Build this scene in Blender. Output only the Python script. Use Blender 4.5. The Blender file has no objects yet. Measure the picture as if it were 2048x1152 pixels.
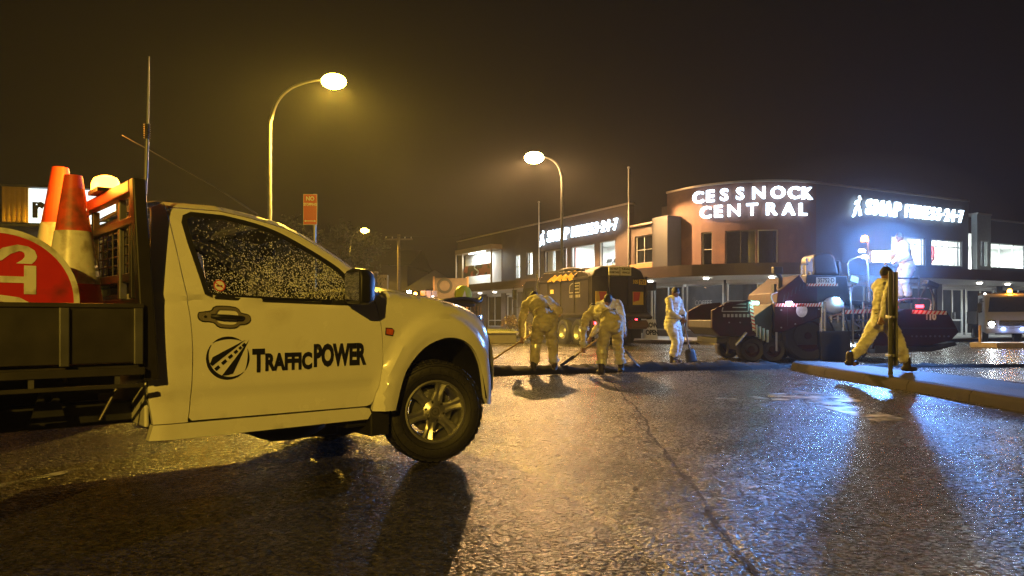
import bpy, bmesh, math, random
from mathutils import Vector, Matrix, noise
from mathutils.geometry import delaunay_2d_cdt
R = math.radians
random.seed(7)
S = bpy.context.scene
COL = S.collection

# ---------------------------------------------------------------- camera, world, exposure
cam_d = bpy.data.cameras.new('camera')
cam = bpy.data.objects.new('camera', cam_d); COL.objects.link(cam)
cam.location = (0, 0, 1.03); cam.rotation_euler = (R(90), 0, 0)
cam_d.sensor_width = 36; cam_d.lens = 26.37; cam_d.shift_y = 0.0298
cam_d.clip_start = .05; cam_d.clip_end = 900
S.camera = cam
W = bpy.data.worlds.new('World'); S.world = W; W.use_nodes = True
bg = W.node_tree.nodes['Background']
bg.inputs[0].default_value = (.8, .52, .42, 1); bg.inputs[1].default_value = .0013   # overcast night sky over a town
S.view_settings.view_transform = 'Standard'; S.view_settings.look = 'None'
S.view_settings.exposure = 0.35; S.view_settings.gamma = 1
S.render.engine = 'CYCLES'
S.cycles.use_denoising = True
try: S.cycles.denoiser = 'OPENIMAGEDENOISE'
except Exception: pass
try: S.cycles.denoising_prefilter = 'NONE'
except Exception: pass
S.cycles.max_bounces = 6; S.cycles.diffuse_bounces = 2; S.cycles.glossy_bounces = 3
S.cycles.transmission_bounces = 4; S.cycles.transparent_max_bounces = 8; S.cycles.volume_bounces = 0
S.cycles.sample_clamp_indirect = 4; S.cycles.sample_clamp_direct = 40
S.cycles.caustics_reflective = False; S.cycles.caustics_refractive = False

SODIUM = (1.0, .60, .06); WARM = (1.0, .54, .19); LED = (.11, .34, 1.0); WHITE = (.82, .95, 1.0); AMBER = (1.0, .36, .03)

# ---------------------------------------------------------------- materials
MATS = {}
def nd(nt, t, **kw):
    n = nt.nodes.new(t)
    for k, v in kw.items(): setattr(n, k, v)
    return n
def mat(name, col=(.5, .5, .5), rough=.5, metal=0.0, var=.12, scale=6.0, bump=0.0, bscale=60.0, emit=None, es=0.0,
        coat=0.0, spec=.5, dirt=None, dscale=2.5, dlo=.55, dhi=.75):
    if name in MATS: return MATS[name]
    m = bpy.data.materials.new(name); m.use_nodes = True; nt = m.node_tree
    b = nt.nodes['Principled BSDF']; L = nt.links.new
    b.inputs['Metallic'].default_value = metal; b.inputs['Roughness'].default_value = rough
    b.inputs['Specular IOR Level'].default_value = spec; b.inputs['Coat Weight'].default_value = coat
    b.inputs['Coat Roughness'].default_value = .08
    tc = nd(nt, 'ShaderNodeTexCoord')
    n = nd(nt, 'ShaderNodeTexNoise'); n.inputs['Scale'].default_value = scale; n.inputs['Detail'].default_value = 5
    L(tc.outputs['Object'], n.inputs['Vector'])
    mr = nd(nt, 'ShaderNodeMapRange'); mr.inputs[1].default_value = .25; mr.inputs[2].default_value = .75
    mr.inputs[3].default_value = 1 - var; mr.inputs[4].default_value = 1 + var
    L(n.outputs[0], mr.inputs[0])
    mx = nd(nt, 'ShaderNodeMix', data_type='RGBA', blend_type='MULTIPLY'); mx.inputs[0].default_value = 1
    mx.inputs[6].default_value = (*col, 1); L(mr.outputs[0], mx.inputs[7])
    out = mx.outputs[2]
    if dirt:
        n2 = nd(nt, 'ShaderNodeTexNoise'); n2.inputs['Scale'].default_value = dscale; n2.inputs['Detail'].default_value = 8
        L(tc.outputs['Object'], n2.inputs['Vector'])
        r2 = nd(nt, 'ShaderNodeMapRange'); r2.inputs[1].default_value = dlo; r2.inputs[2].default_value = dhi
        L(n2.outputs[0], r2.inputs[0])
        m2 = nd(nt, 'ShaderNodeMix', data_type='RGBA'); L(r2.outputs[0], m2.inputs[0]); L(out, m2.inputs[6])
        m2.inputs[7].default_value = (*dirt, 1); out = m2.outputs[2]
    L(out, b.inputs['Base Color'])
    rr = nd(nt, 'ShaderNodeMapRange'); rr.inputs[3].default_value = max(.02, rough - .08); rr.inputs[4].default_value = min(1, rough + .1)
    L(n.outputs[0], rr.inputs[0]); L(rr.outputs[0], b.inputs['Roughness'])
    if bump:
        nb = nd(nt, 'ShaderNodeTexNoise'); nb.inputs['Scale'].default_value = bscale; nb.inputs['Detail'].default_value = 4
        L(tc.outputs['Object'], nb.inputs['Vector'])
        bp = nd(nt, 'ShaderNodeBump'); bp.inputs['Strength'].default_value = bump; bp.inputs['Distance'].default_value = .01
        L(nb.outputs[0], bp.inputs['Height']); L(bp.outputs[0], b.inputs['Normal'])
    if emit:
        b.inputs['Emission Color'].default_value = (*emit, 1); b.inputs['Emission Strength'].default_value = es
    MATS[name] = m; return m
def glow(name, col, s): return mat(name, col, .4, emit=col, es=s, var=.02)
def glass(name, tint=(.8, .9, .9), refl=.12, rough=.03):
    if name in MATS: return MATS[name]
    m = bpy.data.materials.new(name); m.use_nodes = True; nt = m.node_tree; nt.nodes.clear(); L = nt.links.new
    o = nd(nt, 'ShaderNodeOutputMaterial'); mx = nd(nt, 'ShaderNodeMixShader')
    t = nd(nt, 'ShaderNodeBsdfTransparent'); t.inputs[0].default_value = (*tint, 1)
    g = nd(nt, 'ShaderNodeBsdfGlossy'); g.inputs['Roughness'].default_value = rough
    lf = nd(nt, 'ShaderNodeLayerWeight'); lf.inputs[0].default_value = .5; lp = nd(nt, 'ShaderNodeMath', operation='POWER'); L(lf.outputs['Facing'], lp.inputs[0]); lp.inputs[1].default_value = 4.0
    lw = nd(nt, 'ShaderNodeMath', operation='MULTIPLY'); L(lp.outputs[0], lw.inputs[0]); lw.inputs[1].default_value = .7
    ad = nd(nt, 'ShaderNodeMath', operation='ADD'); ad.inputs[1].default_value = refl; ad.use_clamp = True
    L(lw.outputs[0], ad.inputs[0]); L(ad.outputs[0], mx.inputs[0]); L(t.outputs[0], mx.inputs[1]); L(g.outputs[0], mx.inputs[2])
    L(mx.outputs[0], o.inputs[0]); MATS[name] = m; return m

# ---------------------------------------------------------------- mesh helpers
class MB:
    def __init__(s): s.v = []; s.f = []
    def add(s, vs, fs):
        o = len(s.v); s.v += [tuple(p) for p in vs]; s.f += [tuple(i + o for i in f) for f in fs]; return s
    def box(s, x0, x1, y0, y1, z0, z1):
        return s.add([(x0,y0,z0),(x1,y0,z0),(x1,y1,z0),(x0,y1,z0),(x0,y0,z1),(x1,y0,z1),(x1,y1,z1),(x0,y1,z1)],
                     [(0,3,2,1),(4,5,6,7),(0,1,5,4),(1,2,6,5),(2,3,7,6),(3,0,4,7)])
    def obox(s, c, size, rot=(0, 0, 0)):
        from mathutils import Euler
        M = Euler(rot).to_matrix(); c = Vector(c); hx, hy, hz = size[0]/2, size[1]/2, size[2]/2
        vs = [c + M @ Vector(p) for p in [(-hx,-hy,-hz),(hx,-hy,-hz),(hx,hy,-hz),(-hx,hy,-hz),(-hx,-hy,hz),(hx,-hy,hz),(hx,hy,hz),(-hx,hy,hz)]]
        return s.add(vs, [(0,3,2,1),(4,5,6,7),(0,1,5,4),(1,2,6,5),(2,3,7,6),(3,0,4,7)])
    def tube(s, pts, r, n=8, caps=True):
        pts = [Vector(p) for p in pts]; rs = r if isinstance(r, (list, tuple)) else [r]*len(pts)
        t0 = (pts[1]-pts[0]).normalized(); up = Vector((0,0,1)) if abs(t0.z) < .9 else Vector((1,0,0))
        nx = t0.cross(up).normalized(); vs = []; fs = []
        for i, p in enumerate(pts):
            t = (pts[min(i+1, len(pts)-1)] - pts[max(i-1, 0)]).normalized()
            nx = (nx - t*nx.dot(t)).normalized(); ny = t.cross(nx)
            for k in range(n):
                a = 2*math.pi*k/n; vs.append(p + (nx*math.cos(a) + ny*math.sin(a))*rs[i])
        for i in range(len(pts)-1):
            for k in range(n):
                k2 = (k+1) % n; fs.append((i*n+k, i*n+k2, (i+1)*n+k2, (i+1)*n+k))
        if caps: fs += [tuple(range(n))[::-1], tuple((len(pts)-1)*n+k for k in range(n))]
        return s.add(vs, fs)
    def cyl(s, p0, p1, r0, r1=None, n=14): return s.tube([p0, p1], [r0, r0 if r1 is None else r1], n)
    def prism(s, poly, fn, c0, c1):
        n = len(poly); vs = [fn(a, b, c0) for a, b in poly] + [fn(a, b, c1) for a, b in poly]
        return s.add(vs, [tuple(range(n))[::-1], tuple(range(n, 2*n))] + [(i, (i+1) % n, n+(i+1) % n, n+i) for i in range(n)])
    def lathe(s, prof, fn, n=24, closed=False):
        # prof: (r,h); fn(r,ang,h) -> xyz
        m = len(prof); vs = [fn(r, 2*math.pi*k/n, h) for k in range(n) for r, h in prof]; fs = []
        for k in range(n):
            k2 = (k+1) % n
            for j in range(m if closed else m-1):
                j2 = (j+1) % m; fs.append((k*m+j, k2*m+j, k2*m+j2, k*m+j2))
        return s.add(vs, fs)
    def ell(s, c, r, n=12, rot=None):
        c = Vector(c); vs = []; fs = []; m = max(6, n//2+1)
        for i in range(m+1):
            th = math.pi*i/m
            for k in range(n):
                ph = 2*math.pi*k/n
                p = Vector((r[0]*math.sin(th)*math.cos(ph), r[1]*math.sin(th)*math.sin(ph), r[2]*math.cos(th)))
                if rot: p = rot @ p
                vs.append(c+p)
        for i in range(m):
            for k in range(n):
                k2 = (k+1) % n; fs.append((i*n+k, (i+1)*n+k, (i+1)*n+k2, i*n+k2))
        return s.add(vs, fs)
    def cap(s, a, b, ra, rb, n=12):
        a, b = Vector(a), Vector(b); t = (b-a).normalized(); pts = []; rs = []
        for i in (1, 2, 3):
            q = math.pi/2*(1-i/3); pts.append(a - t*ra*math.sin(q)*.999); rs.append(max(ra*math.cos(q), .002))
        pts.insert(0, a - t*ra); rs.insert(0, ra*.12); pts[1:2] = []; rs[1:2] = []
        pts.insert(1, a - t*ra*.8); rs.insert(1, ra*.6)
        for i in (0, 1, 2):
            q = math.pi/2*i/3; pts.append(b + t*rb*math.sin(q)); rs.append(rb*math.cos(q))
        pts.append(b + t*rb); rs.append(rb*.12)
        return s.tube(pts, rs, n)
    def map(s, fn): s.v = [tuple(fn(*p)) for p in s.v]; return s
    def mesh(s, name, smooth=None, recalc=True, merge=True):
        me = bpy.data.meshes.new(name); me.from_pydata([tuple(v) for v in s.v], [], s.f)
        bm = bmesh.new(); bm.from_mesh(me)
        if merge: bmesh.ops.remove_doubles(bm, verts=bm.verts, dist=1e-5)
        if recalc: bmesh.ops.recalc_face_normals(bm, faces=bm.faces)
        bm.to_mesh(me); bm.free()
        if smooth is not None:
            me.polygons.foreach_set('use_smooth', [True]*len(me.polygons))
            if smooth < 170: me.set_sharp_from_angle(angle=R(smooth))
        return me
    def build(s, name, m, parent=None, smooth=None, bevel=0, seg=2, recalc=True, merge=True, **kw):
        return link(name, s.mesh(name, smooth, recalc, merge), m, parent, bevel, seg, **kw)
def link(name, me, m, parent=None, bevel=0, seg=2, label=None, cat=None, group=None, kind=None, loc=None, rz=None):
    o = bpy.data.objects.new(name, me); COL.objects.link(o)
    if m is not None:
        me.materials.clear(); me.materials.append(m)
    if parent: o.parent = parent
    if bevel:
        b = o.modifiers.new('bevel', 'BEVEL'); b.width = bevel; b.segments = seg; b.limit_method = 'ANGLE'; b.angle_limit = R(40)
        b.harden_normals = False
    tag(o, label, cat, group, kind)
    if loc: o.location = loc
    if rz is not None: o.rotation_euler = (0, 0, rz)
    return o
def tag(o, label=None, cat=None, group=None, kind=None):
    for k, v in (('label', label), ('category', cat), ('group', group), ('kind', kind)):
        if v: o[k] = v
    return o
def thing(name, label, cat, loc=(0, 0, 0), rz=0, group=None):
    o = bpy.data.objects.new(name, None); COL.objects.link(o); o.empty_display_size = .1
    o.location = loc; o.rotation_euler = (0, 0, rz); return tag(o, label, cat, group)
def children(o): return [c for c in COL.objects if c.parent == o]
def text(s, size=1.0, bold=0.0, extrude=0.0, xs=1.0, align='CENTER'):
    cu = bpy.data.curves.new('t', 'FONT'); cu.body = s; cu.size = size; cu.offset = bold; cu.extrude = extrude
    cu.align_x = align; cu.align_y = 'CENTER'; cu.resolution_u = 3
    ob = bpy.data.objects.new('t', cu); COL.objects.link(ob)
    dg = bpy.context.evaluated_depsgraph_get(); me = bpy.data.meshes.new_from_object(ob.evaluated_get(dg))
    mb = MB(); mb.v = [(v.co.x*xs, v.co.y, v.co.z) for v in me.vertices]; mb.f = [tuple(p.vertices) for p in me.polygons]
    bpy.data.objects.remove(ob); bpy.data.curves.remove(cu); bpy.data.meshes.remove(me)
    return mb
def light(name, kind, loc, power, col, size=.1, parent=None, rot=None, spot=None, blend=.5, sy=None):
    d = bpy.data.lights.new(name, kind); d.energy = power; d.color = col
    if kind == 'AREA':
        d.size = size
        if sy: d.shape = 'RECTANGLE'; d.size_y = sy
    else: d.shadow_soft_size = size
    if kind == 'SPOT': d.spot_size = R(spot); d.spot_blend = blend
    o = bpy.data.objects.new(name, d); COL.objects.link(o); o.location = loc
    if rot: o.rotation_euler = rot
    if parent: o.parent = parent
    return o
def sm(a, b, x):
    t = min(1, max(0, (x-a)/(b-a))); return t*t*(3-2*t)
def interp(tab, x):
    if x <= tab[0][0]: return tab[0][1]
    for (a, b), (c, d) in zip(tab, tab[1:]):
        if x <= c: return b + (d-b)*(x-a)/(c-a)
    return tab[-1][1]
def smooth_path(pts, k=6):
    out = []; P = [Vector(p) for p in pts]
    for i in range(len(P)-1):
        p0, p1, p2, p3 = P[max(i-1, 0)], P[i], P[i+1], P[min(i+2, len(P)-1)]
        for j in range(k):
            t = j/k; out.append(.5*((2*p1)+(p2-p0)*t+(2*p0-5*p1+4*p2-p3)*t*t+(3*p1-p0-3*p2+p3)*t**3))
    out.append(P[-1]); return out
def inside(poly, x, y):
    c = False; j = len(poly)-1
    for i in range(len(poly)):
        xi, yi = poly[i]; xj, yj = poly[j]
        if (yi > y) != (yj > y) and x < (xj-xi)*(y-yi)/(yj-yi)+xi: c = not c
        j = i
    return c
def dens(poly, step):
    out = []
    for i in range(len(poly)):
        a, b = poly[i], poly[(i+1) % len(poly)]; d = math.dist(a, b); k = max(1, round(d/step))
        out += [(a[0]+(b[0]-a[0])*j/k, a[1]+(b[1]-a[1])*j/k) for j in range(k)]
    return out
def panel(outline, holes, step, fn, thick, inward):
    """triangulated sheet over a 2-D outline with holes, lifted to 3-D by fn(a,b) and given a turned-in edge"""
    loops = [dens(outline, step)] + [dens(h, step) for h in holes]
    vs = []; es = []
    for lp in loops:
        o = len(vs); vs += lp; es += [(o+i, o+(i+1) % len(lp)) for i in range(len(lp))]
    xs = [p[0] for p in loops[0]]; ys = [p[1] for p in loops[0]]
    nb = len(vs); y = min(ys)+step*.5; row = 0
    while y < max(ys):
        x = min(xs)+step*(.5 if row % 2 else 1.0)
        while x < max(xs):
            if inside(loops[0], x, y) and not any(inside(h, x, y) for h in loops[1:]):
                if min((x-p[0])**2+(y-p[1])**2 for p in vs[:nb]) > (step*.6)**2: vs.append((x, y))
            x += step
        y += step*.87; row += 1
    r = delaunay_2d_cdt([Vector(p) for p in vs], es, [], 0, 1e-6)
    V = [(p.x, p.y) for p in r[0]]; F = []
    for f in r[2]:
        cx = sum(V[i][0] for i in f)/3; cy = sum(V[i][1] for i in f)/3
        if inside(loops[0], cx, cy) and not any(inside(h, cx, cy) for h in loops[1:]): F.append(tuple(f))
    mb = MB(); P = [Vector(fn(*p)) for p in V]; mb.add(P, F)
    if thick:
        cnt = {}
        for f in F:
            for i in range(len(f)):
                e = (f[i], f[(i+1) % len(f)]); k = tuple(sorted(e)); cnt.setdefault(k, []).append(e)
        o = len(P); mb.v += [tuple(p+Vector(inward)*thick) for p in P]
        for k, l in cnt.items():
            if len(l) == 1: a, b = l[0]; mb.f.append((b, a, a+o, b+o))
        used = {i for f in mb.f for i in f}; rm = {i: n for n, i in enumerate(sorted(used))}
        mb.v = [mb.v[i] for i in sorted(used)]; mb.f = [tuple(rm[i] for i in f) for f in mb.f]
    return mb
def remesh(mb, voxel, smooth=4, disp=None):
    me = mb.mesh('tmp', None, True, False); ob = bpy.data.objects.new('tmp', me); COL.objects.link(ob)
    m = ob.modifiers.new('r', 'REMESH'); m.mode = 'VOXEL'; m.voxel_size = voxel
    s = ob.modifiers.new('s', 'SMOOTH'); s.factor = .5; s.iterations = smooth
    dg = bpy.context.evaluated_depsgraph_get(); out = bpy.data.meshes.new_from_object(ob.evaluated_get(dg))
    bpy.data.objects.remove(ob); bpy.data.meshes.remove(me)
    if disp:
        co = [v.co + v.normal*disp(v.co) for v in out.vertices]
        for v, c in zip(out.vertices, co): v.co = c
    out.polygons.foreach_set('use_smooth', [True]*len(out.polygons)); return out

M_white = mat('white_vehicle_paint', (.76, .76, .74), .24, var=.03, coat=1.0, dirt=(.45, .42, .36), dscale=3, dlo=.60, dhi=.95)
M_black = mat('black_plastic', (.015, .015, .016), .42, var=.2, bump=.15, bscale=200)
M_rubber = mat('tyre_rubber', (.016, .015, .015), .55, var=.3, bump=.3, bscale=120)
M_steel = mat('dull_steel', (.18, .18, .19), .45, metal=.7, var=.2, dirt=(.08, .06, .05))
M_pole = mat('weathered_pole', (.17, .17, .17), .5, metal=.5, var=.2)
M_galv = mat('galvanised_steel', (.42, .42, .42), .42, metal=.6, var=.15)
M_chrome = mat('chrome', (.75, .75, .76), .12, metal=1, var=.05)
M_dark = mat('dark_metal', (.03, .03, .033), .45, metal=.3, var=.25, dirt=(.06, .05, .04))
M_alloy = mat('alloy_wheel_metal', (.5, .5, .5), .32, metal=.85, var=.08, dirt=(.15, .13, .11))
M_decal = mat('black_decal', (.012, .012, .014), .35, var=.1)
M_wdecal = mat('white_decal', (.78, .78, .76), .4, var=.05)
M_orange = mat('orange_plastic', (.70, .075, .02), .5, var=.12, dirt=(.16, .05, .03), dscale=7, dlo=.5, dhi=.7)
M_reflw = mat('reflective_white', (.72, .72, .68), .35, var=.1, dirt=(.3, .26, .2), dscale=9, dlo=.5, dhi=.7)
M_red = mat('sign_red', (.55, .02, .02), .4, var=.1, dirt=(.25, .02, .02), dscale=6)
M_skin = mat('skin', (.24, .13, .085), .55, var=.12, scale=20)
M_cream = mat('cream_work_overalls', (.62, .57, .44), .85, var=.12, scale=9, bump=.25, bscale=90, dirt=(.27, .22, .15), dscale=5, dlo=.5, dhi=.72)
M_creamw = mat('washed_cream_overalls', (.78, .76, .70), .85, var=.1, scale=9, bump=.25, bscale=90, dirt=(.36, .32, .25), dscale=5, dlo=.5, dhi=.72)
M_tape = mat('reflective_tape', (.75, .76, .74), .25, metal=.3, var=.06)
M_boot = mat('boot_leather', (.025, .018, .013), .6, var=.3)
M_hair = mat('dark_hair', (.012, .009, .007), .6, var=.3, bump=.4, bscale=150)
M_wood = mat('timber_handle', (.28, .17, .08), .6, var=.25, scale=20)
M_conc = mat('concrete', (.34, .32, .29), .55, var=.2, scale=3, bump=.3, bscale=80, dirt=(.16, .14, .12))
M_maroon = mat('maroon_machine_paint', (.035, .009, .012), .6, var=.2, dirt=(.02, .014, .013), dscale=4, dlo=.45, spec=.2)
M_glassdk = glass('tinted_glass', (.55, .57, .53), .03)
M_glass = glass('clear_glass', (.86, .9, .9), .05)
M_hazR = mat('hazard_red', (.50, .05, .03), .4, var=.1)
M_amber = glow('amber_beacon_lens', AMBER, 30)
M_tail = glow('red_tail_lens', (1, .03, .05), 12)

# ---------------------------------------------------------------- ground
def asphalt():
    m = bpy.data.materials.new('wet_asphalt'); m.use_nodes = True; nt = m.node_tree; L = nt.links.new
    b = nt.nodes['Principled BSDF']; tc = nd(nt, 'ShaderNodeTexCoord')
    def nz(scale, det=3):
        n = nd(nt, 'ShaderNodeTexNoise'); n.inputs['Scale'].default_value = scale; n.inputs['Detail'].default_value = det
        L(tc.outputs['Object'], n.inputs['Vector']); return n
    def rng(src, a, b_, c, d):
        r = nd(nt, 'ShaderNodeMapRange'); r.inputs[1].default_value = a; r.inputs[2].default_value = b_
        r.inputs[3].default_value = c; r.inputs[4].default_value = d; L(src, r.inputs[0]); return r.outputs[0]
    v = nd(nt, 'ShaderNodeTexVoronoi'); v.inputs['Scale'].default_value = 42; L(tc.outputs['Object'], v.inputs['Vector'])
    v2 = nd(nt, 'ShaderNodeTexVoronoi'); v2.inputs['Scale'].default_value = 105; L(tc.outputs['Object'], v2.inputs['Vector'])
    big = nz(.55, 4); mid = nz(3.2, 5); fine = nz(260, 2)
    mxc = nd(nt, 'ShaderNodeMix', data_type='RGBA'); mxc.inputs[6].default_value = (.010, .010, .010, 1); mxc.inputs[7].default_value = (.10, .088, .075, 1)
    vc = nd(nt, 'ShaderNodeSeparateColor'); L(v.outputs['Color'], vc.inputs[0])
    cm = nd(nt, 'ShaderNodeMath', operation='MULTIPLY'); L(vc.outputs[0], cm.inputs[0]); L(rng(mid.outputs[0], .3, .7, .5, 1.0), cm.inputs[1])
    L(cm.outputs[0], mxc.inputs[0]); L(mxc.outputs[2], b.inputs['Base Color'])
    wet = rng(big.outputs[0], .42, .66, 0, 1)
    ro = nd(nt, 'ShaderNodeMath', operation='ADD'); L(rng(big.outputs[0], .40, .68, .27, .18), ro.inputs[0]); L(rng(vc.outputs[1], 0, 1, -.07, .07), ro.inputs[1])
    L(ro.outputs[0], b.inputs['Roughness']); sq_ = nd(nt, 'ShaderNodeMath', operation='POWER'); L(vc.outputs[2], sq_.inputs[0]); sq_.inputs[1].default_value = 2.2; gap_shade = nd(nt, 'ShaderNodeMath', operation='MULTIPLY'); L(rng(sq_.outputs[0], 0, 1, .16, 1.0), gap_shade.inputs[0]); L(rng(v.outputs['Distance'], .32, .62, 1.0, .05), gap_shade.inputs[1]); L(gap_shade.outputs[0], b.inputs['Specular IOR Level'])  # specular cut between stones stands in for shade in the crevices
    h = nd(nt, 'ShaderNodeMath', operation='MULTIPLY_ADD'); L(v2.outputs['Distance'], h.inputs[0]); h.inputs[1].default_value = -.35; 
    h0 = nd(nt, 'ShaderNodeMath', operation='MULTIPLY'); L(v.outputs['Distance'], h0.inputs[0]); h0.inputs[1].default_value = -1.0
    L(h0.outputs[0], h.inputs[2])
    h2 = nd(nt, 'ShaderNodeMath', operation='MULTIPLY_ADD'); L(mid.outputs[0], h2.inputs[0]); h2.inputs[1].default_value = 2.0; L(h.outputs[0], h2.inputs[2])
    bp = nd(nt, 'ShaderNodeBump'); bp.inputs['Distance'].default_value = .0095
    L(rng(big.outputs[0], .42, .68, 1.0, .7), bp.inputs['Strength']); L(h2.outputs[0], bp.inputs['Height']); L(bp.outputs[0], b.inputs['Normal'])
    MATS['wet_asphalt'] = m; return m
M_asph = asphalt()
SEAM = [(-60, 1.0), (1.5, .95), (3.0, .99), (4.26, 1.07), (5.87, 1.2), (7.5, 1.34), (10.1, 1.52), (13, 1.62), (60, 1.9)]
def seam_x(y): return interp(SEAM, y) + .022*math.sin(y*1.7) + .012*math.sin(y*4.3+1) + .006*math.sin(y*11)
def build_ground():
    offs = [-300, -120, -60, -30, -20, -14] + [-10+.35*i for i in range(28)]
    offs = [o for o in offs if o < -.31] + [-.3, -.25, -.2, -.15, -.11] + [-.08+.008*i for i in range(21)] + [.1+.02*i for i in range(11)] + [.3+.3*i for i in range(1, 40)] + [14, 20, 30, 60, 120, 300]
    ys = [-120, -60, -30, -15, -8, -3, 0] + [.6+.045*i for i in range(240)] + [11.4+.25*i for i in range(40)] + [22+2*i for i in range(12)] + [55, 80, 120, 200, 400]
    mb = MB(); n = len(offs)
    for y in ys:
        sx = seam_x(y)
        for o in offs:
            x = sx + o; z = 0
            if -12 < x < 14 and -2 < y < 22:
                z += .012*noise.noise((x*.5, y*.35, 0)) + .004*noise.noise((x*2.2, y*1.7, 3))
                if 1 < y < 13.5 and abs(o) < .3:
                    w = .06 + .03*noise.noise((0, y*1.3, 5)); k = sm(13.2, 8, y)
                    z += k*(-.003*math.exp(-(o/w)**2) + .007*noise.noise((x*30, y*22, 1))*math.exp(-((o-.05)/.05)**2)*sm(7, 4.5, y))
            mb.v.append((x, y, z))
    for j in range(len(ys)-1):
        for i in range(n-1): mb.f.append((j*n+i, j*n+i+1, (j+1)*n+i+1, (j+1)*n+i))
    mb.build('road', M_asph, None, smooth=180, recalc=False, merge=False, kind='structure', label='wet black asphalt road glistening under the street lamps')
build_ground()
def joint():
    mb = MB(); n = 620
    for i in range(n+1):
        y = 1.2+11.6*i/n; w = max(.002, (.009+.009*noise.noise((0, y*3.1, 7))+.004*noise.noise((0, y*13, 2)))*(1.35 if y < 8 else 1)); c = seam_x(y)-.01+.012*noise.noise((3, y*6, 1))
        for s_ in (-1, 0, 1):
            x = c+s_*w; mb.v.append((x, y, .012*noise.noise((x*.5, y*.35, 0))+.004*noise.noise((x*2.2, y*1.7, 3))+.0035-(.002 if s_ == 0 else 0)))
        if i:
            for j in (0, 1): mb.f.append(((i-1)*3+j, (i-1)*3+j+1, i*3+j+1, i*3+j))
    mb.build('road_joint', mat('bitumen_joint', (.004, .004, .004), .8, var=.3, bump=.8, bscale=120, spec=.1), None, smooth=180, recalc=False, merge=False, kind='structure', label='dark jagged joint line running along the wet road', cat='road joint')
joint()

# worn painted turn arrow and a painted-in glint on the wet road
def paint_mat():
    m = mat('worn_paint_and_glint', (.55, .56, .55), .3, var=.2, dirt=(.03, .03, .03), dscale=6, dlo=.36, dhi=.58, bump=.4, bscale=90); return m
M_paint = paint_mat()
def worn(m, scale, lo, hi):
    nt = m.node_tree; n = nd(nt, 'ShaderNodeTexNoise'); n.inputs['Scale'].default_value = scale; n.inputs['Detail'].default_value = 7; tc = nd(nt, 'ShaderNodeTexCoord')
    nt.links.new(tc.outputs['Object'], n.inputs['Vector']); r = nd(nt, 'ShaderNodeMapRange'); r.inputs[1].default_value = lo; r.inputs[2].default_value = hi; nt.links.new(n.outputs[0], r.inputs[0]); nt.links.new(r.outputs[0], nt.nodes['Principled BSDF'].inputs['Alpha'])
worn(M_paint, 3.2, .40, .58); worn(MATS['bitumen_joint'], 14, .30, .52)
def marking(name, polys, label, cat):
    mb = MB()
    for poly in polys:
        p = panel(poly, [], .12, lambda a, b: (a, b, .012*noise.noise((a*.5, b*.35, 0)) + .004*noise.noise((a*2.2, b*1.7, 3)) + .006), 0, (0, 0, -1)); mb.add(p.v, p.f)
    return mb.build(name, M_paint, None, smooth=180, label=label, cat=cat)
marking('painted_arrow', [[(3.62, 7.4), (4.0, 7.55), (4.02, 9.2), (4.32, 9.2), (4.45, 9.9), (4.05, 10.6), (3.45, 10.2), (3.3, 9.5), (3.6, 9.2)], [(2.75, 9.4), (3.3, 9.62), (3.24, 9.95), (2.6, 9.66)]], 'worn white painted turn arrow on wet asphalt beside the median island', 'road marking')
marking('painted_glint', [[(-3.35, 4.15), (-3.24, 4.13), (-2.85, 5.25), (-2.93, 5.28)]], 'short white streak painted for a wet glint on the road beneath the pickup tray', 'road marking')  # pale streak stands in for light reflected off a water-filled groove

# ridge of fresh asphalt mix the workers are raking
def ridge():
    path = [(-5.2, 13.6), (-2.5, 13.7), (-.5, 13.9), (1.0, 14.2), (2.0, 14.7), (3.2, 15.1), (4.6, 15.3), (6.2, 15.9), (9.0, 16.0), (14, 16.1), (22, 16.3)]
    P = smooth_path([(x, y, 0) for x, y in path], 44); mb = MB(); k = 9
    for i, p in enumerate(P):
        t = (P[min(i+1, len(P)-1)]-P[max(i-1, 0)]).normalized(); n = Vector((-t.y, t.x, 0))
        for j in range(k):
            a = (j/(k-1))*2-1; hgt = (.14 if p.x < 5.4 else .055)*(1+.5*noise.noise((p.x*1.3, 0, 2)))
            w = (.34 if p.x < 5.4 else .16)*(1+.35*noise.noise((p.x*.9, 4, 1)))
            q = p + n*a*w
            z = hgt*max(0, 1-a*a)**.8 + (.05*noise.noise(q*7)+.03*noise.noise(q*21))*max(0, 1-abs(a)) - .02*abs(a)**4
            mb.v.append((q.x+.02*noise.noise(q*9), q.y, z))
    for i in range(len(P)-1):
        for j in range(k-1): mb.f.append((i*k+j, (i+1)*k+j, (i+1)*k+j+1, i*k+j+1))
    m = mat('fresh_asphalt_mix', (.007, .0065, .006), .85, var=.35, scale=40, bump=.9, bscale=70, spec=.12)
    mb.build('asphalt_ridge', m, None, smooth=180, recalc=False, merge=False, kind='stuff', label='low ridge of fresh black asphalt mix across the road', cat='asphalt')
ridge()

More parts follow.
